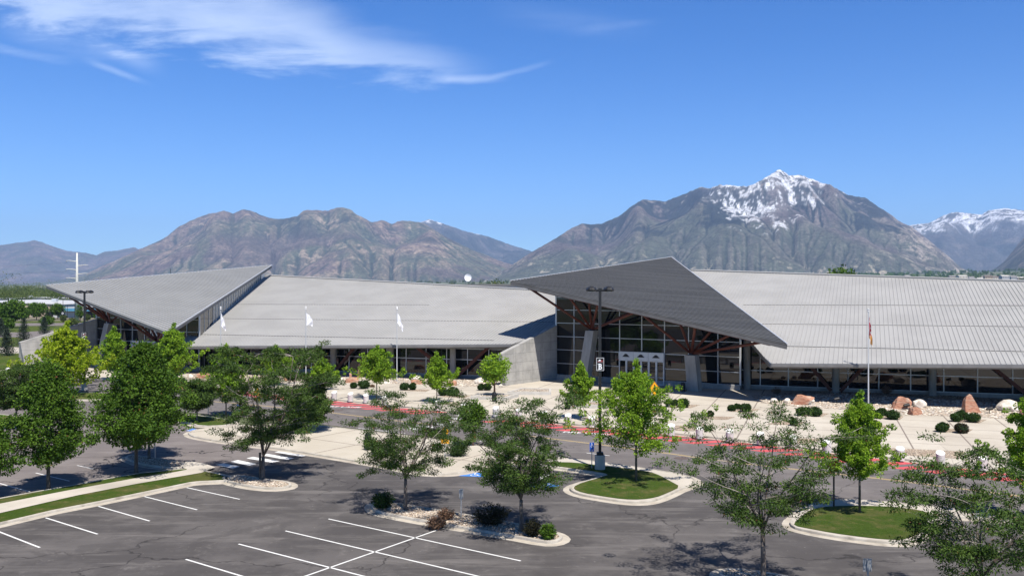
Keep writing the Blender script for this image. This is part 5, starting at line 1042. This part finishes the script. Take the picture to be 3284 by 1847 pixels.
place = ['at the far left by the concrete wall end', 'second from the left, by the concrete wall', 'third from the left, below the concrete wall', 'left of the slim bright tree by the red hatching', 'behind the slim bright tree at the red hatching', 'first one right of the crossing tree crown', 'second one right of the crossing tree crown', 'in front of a tree shadow on the plaza', 'partly hidden behind the airy tree top', 'below the slender tree near the crossing', 'beside the road crossing, left side', 'beside the road crossing, in front of the planter', 'just right of the road crossing', 'left of the black litter bin', 'in line with the black litter bin', 'just left of the tall lamp post', 'left of the large bright tree trunk line', 'just right of the large bright tree crown', 'second one right of the large bright tree', 'above the sparse tree crown, left side', 'above the middle of the sparse tree crown', 'at the right side of the sparse tree crown', 'immediately left of the right island tree', 'hidden behind the right island tree', 'first one right of the right island tree', 'second one right of the right island tree', 'third one right of the right island tree', 'at the right edge of the picture']
for (u, v), pl_ in zip(BOL, place): o = bollard(u, v); o['label'] = 'white slant-topped bollard '+pl_
# bins
def bin_(u, v, w, h, label, z=.15):
    p = G(u, v, z); k = F/p.y; r = w/k/2; hh = h/k; o = thing('litter_bin', label, 'litter bin', p, 0, 'black litter bins'); b = LB(); b.cyl((0, 0, 0), r*.92, hh*.72, 20); b.build('body', blackm, o)
    b = LB()
    for i in range(20): a = i*.31416; b.box((math.cos(a)*r*.95, math.sin(a)*r*.95, hh*.36), (.03, .03, hh*.66), a)
    b.build('slats', blackm, o); b = LB(); b.tube([(0, 0, hh*.72), (0, 0, hh*.76), (0, 0, hh*.93), (0, 0, hh)], [r, r*1.02, r*.85, r*.4], 20); b.build('lid', blackm, o)
bin_(1820, 1311, 19, 33, 'black litter bin left of the narrow young tree'); bin_(1585, 1287, 15, 31, 'black litter bin in front of the concrete planter'); bin_(1892, 1234, 14, 26, 'black litter bin beside the left canopy pillar'); bin_(2190, 1254, 15, 28, 'black litter bin in the shade left of the right canopy pillar'); bin_(1180, 1432, 21, 44, 'black domed litter bin on the pale paving behind the airy tree')
# planters
def planter(q, h, label, gm=grav2):
    P = ccw(px(q, h)); c = sum(P, Vector((0, 0)))/len(P); o = thing('planter', label, 'planter', (c.x, c.y, .14), 0, 'low square concrete planters'); b = MB(); inn = offs(P, .3)
    ring(b, P, P, .10, h); ring(b, P, inn, h, h); ring(b, inn, inn, h, h-.15); b.build('planter_wall', conc_pale, o); b = MB(); b.add([(p.x, p.y, h-.10) for p in inn], [(0, 1, 2, 3)]); b.build('gravel_fill', gm, o)
planter([(1627, 1255), (1768, 1257), (1768, 1245), (1672, 1243)], .52, 'low concrete planter with gravel nearest the concrete wing wall')
planter([(1509, 1270), (1622, 1274), (1664, 1262), (1560, 1259)], .52, 'low concrete planter holding the round-crowned tree')
planter([(1832, 1297), (1944, 1299), (1975, 1287), (1870, 1285)], .52, 'low concrete planter behind the tall lamp post', gravm)
# bike racks beside the wing wall
for i in range(6):
    u = 1790+i*9.5; p = PZ(u, 122.3-.55*((u-1790)/F*122)-.3, .15); o = thing('bike_rack', ['leftmost', 'second', 'third', 'fourth', 'fifth', 'rightmost'][i]+' grey hoop bike rack of the row beside the concrete wing wall', 'bike rack', p, 0, 'row of hoop bike racks'); b = LB(); b.tube([(-.13, 0, 0), (-.13, 0, .7), (-.07, 0, .83), (.07, 0, .83), (.13, 0, .7), (.13, 0, 0)], .022, 6); b.build('hoop', galv, o)
# boulders
def boulder(u, v, w, h, label, kind, seed, shape='round', z=.12, tilt=0., name='boulder', dp=.8):
    R = random.Random(seed); p = G(u, v, z); k = F/p.y; W_, H_ = w/k, h/k; bm = bmesh.new()
    if shape == 'round': bmesh.ops.create_icosphere(bm, subdivisions=3, radius=1)
    else:
        bmesh.ops.create_cube(bm, size=1.7); bmesh.ops.subdivide_edges(bm, edges=bm.edges[:], cuts=3, use_grid_fill=True)
    ph = [R.random()*6 for _ in range(9)]
    for q in bm.verts:
        c = q.co.copy(); n = 0
        for i in range(3): f = 1.3*(1.9**i); n += math.sin(c.x*f+ph[i])*math.sin(c.y*f+ph[i+3])*math.sin(c.z*f+ph[i+6]+1)/(1.5**i)
        c *= 1+(.20 if shape == 'round' else .10)*n+R.uniform(-.03, .03)
        if shape == 'spire': t_ = (c.z+.9)/1.8; c.x = c.x*(1.15-.75*t_)-.55*t_; c.y *= 1.1-.5*t_
        if shape == 'slab': c.x += .42*c.z; c.z *= 1-.35*(c.x*.5+.5) if c.x > 0 else 1
        q.co = c
    for q in bm.verts: q.co = Vector((q.co.x*W_/2/(1.05 if shape == 'round' else .95), q.co.y*W_/2*dp, (q.co.z+.8)*H_/1.75))
    if True:
        for g_ in range(7 if shape == 'round' else 6):
            nn = Vector((R.uniform(-1, 1), R.uniform(-1, 1), R.uniform(-.2, 1))).normalized(); c0 = Vector((0, 0, H_*.5))+Vector((nn.x*W_/2, nn.y*W_/2*dp, nn.z*H_/2))*(.78 if shape == 'round' else .92)
            for q in bm.verts:
                dd = (q.co-c0).dot(nn)
                if dd > 0: q.co -= nn*dd*.85
    bmesh.ops.rotate(bm, verts=bm.verts, matrix=Matrix.Rotation(R.uniform(-.4, .4), 3, 'Z'), cent=(0, 0, 0)); me = bpy.data.meshes.new(name); bm.to_mesh(me); bm.free(); me.materials.append(kind)
    o = bpy.data.objects.new(name, me); C.objects.link(o); o.location = p; return tag(o, label, 'boulder', 'landscape boulders in front of the hall')
BO = [(2572, 1297, 62, 33, 'tilted pinkish-red slab boulder at the left end of the right gravel bed', 'r', 'slab'), (2482, 1290, 27, 15, 'small tan boulder left of the tilted red slab', 'w', 'round'), (2523, 1292, 23, 14, 'small tan boulder touching the tilted red slab', 'w', 'round'), (2606, 1292, 16, 14, 'small white boulder behind the tilted red slab', 'w', 'round'),
      (2894, 1311, 58, 42, 'big leaning red boulder behind a spotlight', 'r', 'slab'), (2948, 1308, 54, 27, 'white boulder beside the big leaning red one', 'w', 'round'), (2934, 1329, 44, 25, 'red sandstone block in front of the white boulder', 'r', 'block'), (3116, 1322, 50, 60, 'tall pointed red boulder leaning left', 'r', 'spire'), (3236, 1317, 74, 36, 'long white boulder near the right edge', 'w', 'round'), (3290, 1333, 40, 20, 'red boulder cut by the right edge', 'r', 'block'),
      (1129, 1226, 48, 16, 'flat red sandstone slab lying left of the flag-side tree', 'r', 'block'), (1153, 1212, 11, 49, 'upright red stone pillar behind the bright tree', 'r', 'block'), (1124, 1212, 8, 17, 'short upright red stone left of the stone pillar', 'r', 'block'), (1236, 1229, 33, 13, 'tan flat boulder right of the bright tree', 'w', 'block'), (1337, 1219, 32, 15, 'white boulder right of the flag pole', 'w', 'round'), (1336, 1231, 40, 14, 'flat red boulder below the white one', 'r', 'block'), (1449, 1236, 34, 18, 'flat red boulder right of the slender tree', 'r', 'block'), (1415, 1206, 8, 26, 'thin upright red stone by the column', 'r', 'block'), (1537, 1231, 32, 19, 'white boulder behind the planter tree', 'w', 'round'), (928, 1220, 42, 15, 'red slab seen through the crossing tree crown', 'r', 'block'), (1093, 1221, 20, 12, 'tan boulder left of the flat red slab', 'w', 'round'), (650, 1212, 44, 16, 'red and tan flat boulder right of the largest maple', 'r', 'block'), (612, 1213, 18, 14, 'white boulder beside the largest maple', 'w', 'round'), (1606, 1241, 14, 10, 'small grey boulder at the foot of the wing wall', 'w', 'round')]
for i, (u, v, w, h, lb, k, sh) in enumerate(BO): boulder(u, v, w, h, lb, stone_r if k == 'r' else stone_w, 200+i, sh, dp=(.5 if (w < 14 or sh == 'slab') else .75))
# loose rocks in the beds: nobody could count them
def rocks(name, poly, n, s0, s1, seed, z=.14, m=None):
    R = np.random.RandomState(seed); P = px(poly, z); xs = [p.x for p in P]; ys = [p.y for p in P]; b = MB(); k = 0
    def inside(x, y):
        c = False
        for i in range(len(P)):
            a, e = P[i], P[i-1]
            if (a.y > y) != (e.y > y) and x < (e.x-a.x)*(y-a.y)/(e.y-a.y)+a.x: c = not c
        return c
    base = [(0, 0, 1), (.9, 0, .2), (.28, .86, .3), (-.75, .5, .2), (-.7, -.55, .3), (.3, -.85, .15), (0, 0, -.6)]
    fc = [(0, 1, 2), (0, 2, 3), (0, 3, 4), (0, 4, 5), (0, 5, 1), (6, 2, 1), (6, 3, 2), (6, 4, 3), (6, 5, 4), (6, 1, 5)]
    while k < n:
        x, y = R.uniform(min(xs), max(xs)), R.uniform(min(ys), max(ys))
        if not inside(x, y): continue
        s = s0+(s1-s0)*R.rand()**2.5; a = R.rand()*6.28; ca, sa = math.cos(a), math.sin(a); b.cur = int(R.randint(3))
        b.add([(x+(q[0]*ca-q[1]*sa)*s*R.uniform(.7, 1.2), y+(q[0]*sa+q[1]*ca)*s*R.uniform(.7, 1.1), z+q[2]*s*.55) for q in base], fc); k += 1
    return tag(b.build(name, m or RK), kind='stuff')
RK = [mat('rock_cream', (.58, .52, .43), (.68, .63, .54), 3, .9), mat('rock_tan', (.42, .33, .25), (.52, .43, .34), 3, .9), mat('rock_grey', (.36, .33, .30), (.46, .42, .37), 3, .9)]
rocks('rock_bed', [(2424, 1284), (2560, 1303), (2690, 1311), (2800, 1317), (2870, 1328), (3030, 1333), (3200, 1341), (3300, 1347), (3300, 1300), (2987, 1278), (2680, 1262), (2430, 1272)], 2600, .07, .26, 1)
rocks('rock_bed', [(1080, 1217), (1160, 1226), (1250, 1230), (1440, 1236), (1590, 1243), (1578, 1224), (1460, 1215), (1264, 1207), (1082, 1203)], 1100, .08, .24, 2)
rocks('rock_bed', [(1205, 1616), (1254, 1611), (1394, 1632), (1640, 1675), (1767, 1702), (1795, 1715), (1745, 1729), (1648, 1712), (1429, 1675), (1289, 1651)], 2600, .02, .065, 3, .12)
rocks('rock_bed', [(720, 1530), (760, 1524), (870, 1539), (930, 1549), (915, 1556), (872, 1560), (800, 1554)], 900, .02, .065, 4, .12)
rocks('rock_bed', [(2315, 1832), (2400, 1826), (2700, 1880), (2600, 1897), (2330, 1848)], 600, .02, .06, 5, .12)
rocks('rock_bed', [(410, 1466), (440, 1461), (556, 1478), (595, 1490), (560, 1496), (460, 1484)], 500, .02, .07, 6, .12)
# spotlights
for i, (u, v, lb) in enumerate(((2907, 1313, 'small black ground spotlight beside the leaning red boulder'), (3173, 1325, 'small black ground spotlight right of the pointed red boulder'), (2683, 1292, 'small black ground spotlight below the right windows'), (1332, 1213, 'small black ground spotlight on the white boulder by the flag pole'))):
    p = G(u, v, .14); o = thing('spotlight', lb, 'spotlight', p, 0, 'ground spotlights'); b = LB(); b.tube([(0, 0, 0), (0, 0, .4)], .04, 6); b.build('post', blackm, o); b = LB(); b.tube([(-.3, -.05, .42), (.28, .05, .52)], [.13, .2], 10); b.build('lamp_head', blackm, o)
# flagpoles and flags
def flagpole(u, v, top, label, flag, seed):
    p = G(u, v, .12); Ht = H-(top-V0)/F*p.y-p.z; o = thing('flagpole', label, 'flagpole', p, 0, 'flag poles in front of the hall'); b = LB(); b.tube([(0, 0, 0), (0, 0, Ht-.35)], [.085, .045], 10); b.build('pole', alum, o)
    b = LB(); b.tube([(0, 0, Ht-.36), (0, 0, Ht-.3), (0, 0, Ht-.2), (0, 0, Ht-.1)], [.05, .11, .11, .04], 10); b.build('truck', alum, o)
    bm = bmesh.new(); bmesh.ops.create_uvsphere(bm, u_segments=12, v_segments=8, radius=.12); me = bpy.data.meshes.new('finial'); bm.to_mesh(me); bm.free(); me.materials.append(alum); q = bpy.data.objects.new('finial', me); C.objects.link(q); q.parent = o; q.location = (0, 0, Ht-.02)
    f = LB(); R = random.Random(seed); nx, nz = 14, 12; Wf, Hf, reach, dr = flag; vs = []
    for j in range(nz+1):
        for i in range(nx+1):
            s, t_ = i/nx, j/nz; x = .07+reach*s**1.0*(1-.35*t_*(1-s)); z = -Hf*t_*(1-.45*s)-dr*s**1.05-.1*math.sin(s*5+seed); y = .18*math.sin(s*11+t_*3+seed)*s**.5+.05*math.sin(t_*7+s*9)
            vs.append((x, y, Ht-.75+z))
    f.add(vs, [(j*(nx+1)+i, j*(nx+1)+i+1, (j+1)*(nx+1)+i+1, (j+1)*(nx+1)+i) for j in range(nz) for i in range(nx)])
    return o, f, p
fw = leaf = mat('flag_white', (.78, .78, .80), rough=.8)
def fm_col():
    m = bpy.data.materials.new('flag_coloured'); m.use_nodes = True; t = NT(m.node_tree); b = t.N['Principled BSDF']; g = t.n('ShaderNodeNewGeometry').outputs['Position']; s = t.n('ShaderNodeSeparateXYZ', ins={0: g})
    c = t.mix(t.ramp(t.noise(g, 2.6, 3), .44, .5), (.62, .6, .58), (.30, .03, .05)); c = t.mix(t.ramp(s.outputs[2], 8.1, 7.6), c, (.55, .30, .10)); c = t.mix(t.ramp(s.outputs[2], 7.0, 6.7), c, (.7, .7, .7)); t.put(b.inputs['Base Color'], c); return m
fcol = fm_col()
for (u, v, top, lb, fl, m_, fd, s) in ((708, 1222, 985, 'slim flag pole behind the slim bright tree with a limp white flag', (1.1, 1.7, .55, 1.7), fw, 'limp white flag on the leftmost pole', 1), (981, 1219, 985, 'flag pole above the crossing tree with a rounded white flag', (1.1, 1.7, .85, 1.0), fw, 'rounded white flag on the middle pole left of the entrance', 2), (1273, 1223, 985, 'flag pole in front of the left wing with a drooping white flag', (1.1, 1.45, .75, 1.75), fw, 'long drooping white flag on the pole nearest entrance B', 3), (2785, 1308, 992, 'flag pole in front of the right wing', (.6, 2.3, .32, 1.9), fcol, 'furled red, white and gold flag hanging on the right pole', 4)):
    o, f, p = flagpole(u, v, top, lb, fl, s); q = f.build('flag', m_, None, sm=True); q.location = p; tag(q, fd, 'flag', 'flags')
# signs
def post(o, h, r=.03, m=galv, x=0): b = LB(); b.box((x, 0, h/2), (r*2, r*2, h)); return b.build('post', m, o)
def acc_sign(u, v, top, label, rz=0.):
    p = G(u, v, .14); h = H-(top-V0)/F*p.y-p.z; o = thing('accessible_parking_sign', label, 'sign', p, rz, 'blue accessible parking signs'); post(o, h-.05)
    b = LB(); b.box((0, -.045, h-.25), (.32, .02, .5)); pn = b.build('panel', blues, o); b = LB(); R = Matrix.Rotation(math.pi/2, 3, 'X'); wheelchair(b, Vector((0, -.06, h-.20)), .19, R, 0); b.build('wheelchair_symbol', whites, pn)
    b = LB(); b.box((0, -.045, h-.59), (.32, .02, .15)); pv = b.build('lower_panel', blues, o); vs, fs = text_mesh('VAN\nACCESSIBLE', .055, .001); b = LB(); b.add([(q.x, -.058, q.y+h-.585) for q in vs], fs); b.build('lettering', whites, pv)
acc_sign(1898, 1500, 1418, 'blue wheelchair sign beside the concrete lamp base'); acc_sign(668, 1327, 1276, 'blue wheelchair sign right of the largest maple'); acc_sign(766, 1347, 1297, 'blue wheelchair sign seen behind the crossing tree')
def diamond(u, v, cz, label, arrow=False, size=.62):
    p = G(u, v, .14); h = H-(cz-V0)/F*p.y-p.z; o = thing('pedestrian_sign', label, 'sign', p, 0, 'yellow pedestrian crossing signs'); post(o, h+.4, .03); s = size*.72
    b = LB(); b.add([(0, -.05, h-s), (s*.72, -.05, h), (0, -.05, h+s), (-s*.72, -.05, h), (0, -.03, h-s), (s*.72, -.03, h), (0, -.03, h+s), (-s*.72, -.03, h)], [(0, 1, 2, 3), (7, 6, 5, 4), (0, 4, 5, 1), (1, 5, 6, 2), (2, 6, 7, 3), (3, 7, 4, 0)]); pn = b.build('diamond_panel', yels, o)
    b = LB(); k = s/.6; Y = -.056
    def ln(x0, z0, x1, z1, w): b.bar((x0*k, Y, h+z0*k), (x1*k, Y, h+z1*k), w*k, .006, up=(0, 1, 0))
    b.add([(math.cos(a*.628)*.055*k, Y, h+(.28+math.sin(a*.628)*.055)*k) for a in range(10)], [tuple(range(10))])
    ln(0, .22, 0, -.02, .11); ln(0, 0, -.1, -.28, .06); ln(0, 0, .1, -.28, .06); ln(0, .18, -.13, .02, .04); ln(0, .18, .13, .02, .04); b.build('walking_figure', blks, pn)
    b = LB()
    for a in range(4):
        q = [(0, -s), (s*.72, 0), (0, s), (-s*.72, 0)]; q0, q1 = q[a], q[(a+1) % 4]; b.bar((q0[0]*.93, Y, h+q0[1]*.93), (q1[0]*.93, Y, h+q1[1]*.93), .018, .006, up=(0, 1, 0))
    b.build('border', blks, pn)
    if arrow: b = LB(); b.box((0, -.045, h-s-.25), (.6, .02, .34)); q = b.build('arrow_panel', yels, o); b = LB(); b.bar((.16, Y, h-s-.16), (-.08, Y, h-s-.32), .05, .006, up=(0, 1, 0)); b.add([(-.2, Y, h-s-.38), (-.02, Y, h-s-.36), (-.12, Y, h-s-.22)], [(0, 1, 2)]); b.build('arrow', blks, q)
diamond(2099, 1372, 1246, 'yellow diamond walking-person sign above the large bright tree', size=.95); diamond(1427, 1490, 1383, 'yellow diamond sign with an arrow plate beside the airy tree', True, .62); diamond(826, 1345, 1256, 'yellow diamond sign half hidden in the crossing tree', True, .62)
def back_sign(u, v, top, w, hgt, label, m=galv, face=None, z=.12, rz=0.):
    p = G(u, v, z); k = F/p.y; h = H-(top-V0)/F*p.y-p.z; o = thing('parking_sign', label, 'sign', p, rz, 'signs seen from behind'); post(o, h-.02, .032); b = LB(); b.box((0, .045, h-hgt/k/2), (w/k, .015, hgt/k)); pn = b.build('panel', galv, o)
    b = LB(); b.box((0, .054, h-hgt/k/2), (w/k-.01, .003, hgt/k-.01)); b.build('sign_face', face or whites, pn); return o
back_sign(1479, 1658, 1568, 13, 30, 'grey sign back on a steel post in the gravel island'); back_sign(2783, 1935, 1791, 28, 41, 'grey sign back at the bottom edge of the picture')
back_sign(497, 1470, 1390, 12, 24, 'sign post on the tiny gravel island behind the largest maple')
p = G(834, 1535, .12); o = thing('marker_post', 'short dark square post beside the crossing tree trunk', 'post', p); b = LB(); b.box((0, 0, .85), (.13, .13, 1.75)); b.build('post', bark_d, o)
b = LB(); b.box((0, 0, 1.75), (.15, .15, .05)); b.build('cap', bark_d, o)
p = G(2674, 1622, .14); o = thing('stop_sign', 'dark post with a red octagonal sign behind the right island tree', 'sign', p); hh = H-(1494-V0)/F*p.y-p.z; b = LB(); b.box((0, 0, hh/2), (.08, .08, hh)); b.build('post', blackm, o)
b = LB(); b.add([(math.cos(i*.7854+.3927)*.38, -.05, hh+math.sin(i*.7854+.3927)*.38) for i in range(8)]+[(math.cos(i*.7854+.3927)*.38, -.03, hh+math.sin(i*.7854+.3927)*.38) for i in range(8)], [tuple(range(8)), tuple(reversed(range(8, 16)))]); b.build('octagon_panel', reds, o)
# satellite dish, pylon, warehouses, houses
c = AT(1501, 890, 228); o = thing('satellite_dish', 'white satellite dish standing on the hall roof behind the left wing', 'satellite dish', (c.x, c.y, 12.5)); b = LB(); n = 24; hz = c.z-12.5
dv = []; 
for ri in range(6):
    r = .9*ri/5
    for i in range(n): a = i*6.2832/n; dv.append((math.cos(a)*r, -.25+.28*(1-(r/.9)**2)-.15, hz+math.sin(a)*r*1.05))
b.add(dv, [(k*n+i, k*n+(i+1) % n, (k+1)*n+(i+1) % n, (k+1)*n+i) for k in range(5) for i in range(n)]); b.build('reflector', whites, o, sm=True)
b = LB(); b.bar((-.75, .25, 0), (-.75, .25, hz+.2), .14); b.bar((-.75, .25, hz-.1), (0, .0, hz), .1); b.build('mast', alud, o); b = LB(); b.bar((0, 0, hz-.8), (0, -1, hz), .05); b.box((0, -1, hz), (.12, .15, .12)); b.build('feed_arm', alud, o)
p = G(247, 1030); o = thing('power_pylon', 'tall pale steel power pole with six side arms on the left', 'power pylon', p); zt = H+(V0-811)/F*p.y; b = LB(); b.tube([(0, 0, 0), (0, 0, zt*.6), (0, 0, zt)], [.72, .5, .28], 14); b.build('pole', mat('pylon_steel', (.50, .50, .45), (.56, .56, .51), 2), o, sm=True)
for (s, va, L) in ((-1, 836, 4.2), (-1, 863, 4.3), (-1, 891, 4.3), (1, 850, 4.3), (1, 877, 4.3), (1, 904, 9)):
    z0 = H+(V0-va)/F*p.y; b = LB(); b.tube([(0, 0, z0-.35), (s*L*.75, 0, z0+.05), (s*L, 0, z0-.05)], [.17, .13, .10], 6); ar = b.build('arm', MT['pylon_steel'], o); b = LB(); b.tube([(s*L, 0, z0-.1), (s*L, 0, z0-.75)], .07, 5); b.build('insulator', alud, ar)
# overhead wires run from the pylon
for k, va in enumerate((836, 863, 891)):
    z0 = H+(V0-va)/F*p.y-.9; P = [(-260*t_+p.x-4.3, p.y+160*t_, z0+6*((t_-.5)**2-.25)) for t_ in [i/10 for i in range(11)]]; b = MB(); b.tube(P, .022, 3); w_ = b.build('power_line', blackm, None); tag(w_, ['top', 'middle', 'bottom'][k]+' power line running left from the pylon', 'power line', 'power lines')
p = G(150, 1000); 
q = PZ(547, 240); o = thing('antenna', 'thin roof antenna mast above the left canopy', 'antenna', (q.x, q.y, 10)); b = LB(); zt = H+(V0-862)/F*q.y-10; b.tube([(0, 0, 0), (0, 0, zt)], .06, 5); b.build('mast', blackm, o); b = LB(); b.bar((-.5, 0, zt*.75), (.5, 0, zt*.75), .08); b.build('crossbar', blackm, o)
tanw = mat('tan_wall', (.42, .33, .24), (.46, .37, .28), .3); whw = mat('white_wall', (.40, .41, .41), (.46, .46, .46), .3); met = mat('grey_shed_roof', (.27, .29, .31), (.33, .35, .37), .2, .6); whr = mat('white_shed_roof', (.42, .43, .44), (.50, .50, .50), .1, .6); bluea = mat('blue_awning', (.03, .12, .20), (.04, .15, .24), 1); brick = mat('brick_wall', (.30, .11, .07), (.36, .15, .1), 2)
def shed(x0, x1, y, dpt, h, ridge, wall, roof, label, doors):
    o = thing('warehouse', label, 'warehouse', ((x0+x1)/2, y, 0), 0, 'low warehouses beyond the left road'); cx = (x1-x0)/2; b = LB(); b.prism([(-cx, 0), (cx, 0), (cx, dpt), (-cx, dpt)], 0, h); b.add([(-cx, 0, h), (cx, 0, h), (0, 0, h+ridge)], [(0, 1, 2)]); w_ = b.build('wall', wall, o)
    b = LB(); e = .6
    b.plate([(-cx-e, -e, h+.05), (0, -e, h+ridge+.05), (0, dpt+e, h+ridge+.05), (-cx-e, dpt+e, h+.05)], .25, (0, 0, 1)); b.plate([(0, -e, h+ridge+.05), (cx+e, -e, h+.05), (cx+e, dpt+e, h+.05), (0, dpt+e, h+ridge+.05)], .25, (0, 0, 1)); r_ = b.build('roof', roof, o)
    for (x, w, hh, m) in doors:
        b = LB(); b.box((x-(x0+x1)/2, -.06, hh/2), (w, .12, hh)); b.build('door', m, o)
    for k in range(4): b = LB(); b.box((-cx*.7+k*cx*.45, dpt*.3, h+ridge*.6+.8), (2.2, 2, 1.4)); b.build('roof_vent', alum, r_)
    return o
shed(-290, -200, 400, 60, 5.6, 1.4, tanw, whr, 'tan warehouse with a white roof at the far left', [(-215, 4, 3, whw), (-208, 3, 2.4, blks), (-228, 3, 2.4, blks)])
o = shed(-201, -128, 388, 55, 5.6, 1.9, whw, met, 'pale grey gabled warehouse with blue awnings', [(-185, 5, 4.6, blks), (-176, 2, 2.2, blks), (-160, 3, 2.4, blks), (-150, 4, 3.4, blks), (-170, 3, 2.4, blks)])
for x in (-34, -21, -6, 10, 24): 
    b = LB(); b.add([(x+14-14, 0, 4.1), (x+9, 0, 4.1), (x+9, -2.2, 2.9), (x, -2.2, 2.9), (x, 0, 2.9), (x+9, 0, 2.9)], [(0, 3, 2, 1), (0, 4, 3), (1, 2, 5)]); b.build('awning', bluea, o)
shed(-330, -230, 520, 60, 6, 1.5, whw, whr, 'long white-roofed shed behind the tan warehouse', [(-250, 3, 3, blks)])
shed(-400, -318, 395, 60, 6, .6, whw, whr, 'white-roofed warehouse outside the left edge', [(-350, 3, 3, blks)])
def house(u, d, z, w, label, seed, wall=None):
    R = random.Random(seed); x = (u-U0)/F*d; o = thing('house', label, 'house', (x, d, z), R.uniform(-.3, .3), 'suburban houses on the right-hand hillside'); dp, h = w*.8, R.choice((3.2, 5.6, 5.6)); b = LB(); b.prism([(-w/2, 0), (w/2, 0), (w/2, dp), (-w/2, dp)], -6, h); b.add([(-w/2, 0, h), (-w/2, dp, h), (-w/2, dp/2, h+2.6), (w/2, 0, h), (w/2, dp, h), (w/2, dp/2, h+2.6)], [(0, 1, 2), (3, 5, 4)]); b.build('wall', wall or R.choice(HW), o)
    b = LB(); b.plate([(-w/2-.6, -.6, h), (w/2+.6, -.6, h), (w/2+.6, dp/2, h+2.9), (-w/2-.6, dp/2, h+2.9)], .3, (0, 0, 1)); b.plate([(-w/2-.6, dp/2, h+2.9), (w/2+.6, dp/2, h+2.9), (w/2+.6, dp+.6, h), (-w/2-.6, dp+.6, h)], .3, (0, 0, 1)); b.build('roof', R.choice(HR), o)
    for k in range(3): b = LB(); b.box((-w/3+k*w/3, -.05, h*.55), (1.6, .15, 1.4)); b.build('window', blks, o)
HW = [whw, tanw, mat('house_cream', (.58, .52, .43)), mat('house_grey', (.36, .36, .37)), mat('house_pink', (.45, .33, .29))]; HR = [mat('roof_brown', (.16, .12, .10)), mat('roof_grey', (.22, .21, .21)), mat('roof_pale', (.42, .40, .37))]
# rising ground below the mountains, with houses and a belt of trees
def bench():
    us = np.linspace(-700, 4200, 120); ys = np.array([900, 1300, 1800, 2300, 2800, 3400, 4200, 5200, 6400, 7800, 9200.]); U_, Y_ = np.meshgrid(us, ys)
    tv = np.interp(us, [-700, 0, 600, 1300, 1700, 2200, 2700, 3000, 3284, 4200], [917, 915, 912, 908, 902, 892, 886, 880, 872, 868]); zt = H+(V0-tv[None, :])/F*6400
    z = -1+zt*sm(Y_, 900, 6400)**.85*(1+.0*U_)+6*(fbm(U_/150, Y_/800, 3, 77)-.5)*sm(Y_, 1000, 2000); z[0] = -1; X_ = (U_-U0)/F*Y_; ny, nx = z.shape; i = np.arange(nx*ny).reshape(ny, nx)
    b = MB(); b.v = [tuple(q) for q in np.stack([X_, Y_, z], -1).reshape(-1, 3)]; b.f = [tuple(q) for q in np.stack([i[:-1, :-1], i[:-1, 1:], i[1:, 1:], i[1:, :-1]], -1).reshape(-1, 4)]; b.mi = [0]*len(b.f)
    o = struct('hillside', b, mat('hillside_green', (.055, .085, .035), (.10, .12, .06), .006, 1, c3=(.20, .18, .14), s3=.004, l3=.5, h3=.62), sm=True)
    return lambda u, d: float(-1+(H+(V0-np.interp(u, us, tv))/F*6400)*sm(np.array(d, float), 900, 6400)**.85)
zb = bench()
def belt(name, us, ds, n, seed, hmin, hmax, per=26, m=None, ls=1.):
    R = np.random.RandomState(seed); cen, rad = [], []
    for _ in range(n):
        u = R.uniform(*us); d = R.uniform(*ds); h = R.uniform(hmin, hmax); x = (u-U0)/F*d; z0 = zb(u, d) if d > 900 else 0; w = h*R.uniform(.35, .5)
        for k in range(9): q = R.normal(size=3)*np.array([w*.45, w*.45, h*.2]); cen.append((x+q[0], d+q[1], z0+h*.55+q[2])); rad.append(w*.42)
    s = ls*max(.5, ds[0]/700); P, D, N, L, Wd, T = clusters(R, cen, rad, .9, per, .9*s, .7*s, 0, .4, .1, .3); o = leaf_obj(name, P, D, N, L, Wd, T, m or lf_far, None); return tag(o, kind='stuff')
belt('treeline', (-320, 420), (470, 900), 420, 1, 8, 17); belt('treeline', (-500, 420), (1000, 2200), 300, 2, 8, 15)
belt('treeline', (1330, 2250), (520, 1100), 150, 3, 9, 13); belt('treeline', (2650, 3400), (1300, 2600), 420, 4, 8, 14, 18); belt('treeline', (2250, 3500), (2700, 5200), 420, 5, 10, 18, 12, lf_maple); belt('treeline', (1200, 2000), (2500, 5200), 120, 6, 10, 16, 10)
for k, (u, w) in enumerate(((2912, 12), (2996, 14), (3028, 17), (3060, 20), (3082, 16), (3090, 20), (3119, 15), (3147, 17), (3172, 18), (3196, 16), (3226, 18), (3252, 14), (3275, 18))):
    d = 2050+(k*173) % 420; house(u, d, H+(V0-893.5-(k*7) % 5)/F*d*1.0, w, ['white house left end of the hillside row', 'low pale house beside dark trees', 'white-gabled house, first in the hillside row', 'long low pale-roofed house', 'dark-roofed grey house in the row', 'pinkish wide house in the middle of the row', 'tall white house with two gables', 'small cream house right of the tall white one', 'brown-roofed pale house in the right-hand row', 'low white house with a long front', 'cream house near the right edge', 'small white house near the right edge', 'pale house cut by the right edge'][k], k)
def haze():
    b = MB(); x0, x1, y0, y1, z0, z1 = -16000, 16000, -320, 19000, -1.1, 1420
    b.box(((x0+x1)/2, (y0+y1)/2, (z0+z1)/2), (x1-x0, y1-y0, z1-z0))
    m = bpy.data.materials.new('haze_air'); m.use_nodes = True; n = m.node_tree.nodes; n.remove(n['Principled BSDF'])
    v = n.new('ShaderNodeVolumePrincipled'); v.inputs['Color'].default_value = (.44, .64, 1, 1); v.inputs['Density'].default_value = HAZE; v.inputs['Anisotropy'].default_value = .0
    m.node_tree.links.new(v.outputs[0], n['Material Output'].inputs['Volume'])
    tag(b.build('haze', m), kind='stuff')
HAZE = 5e-5
haze()
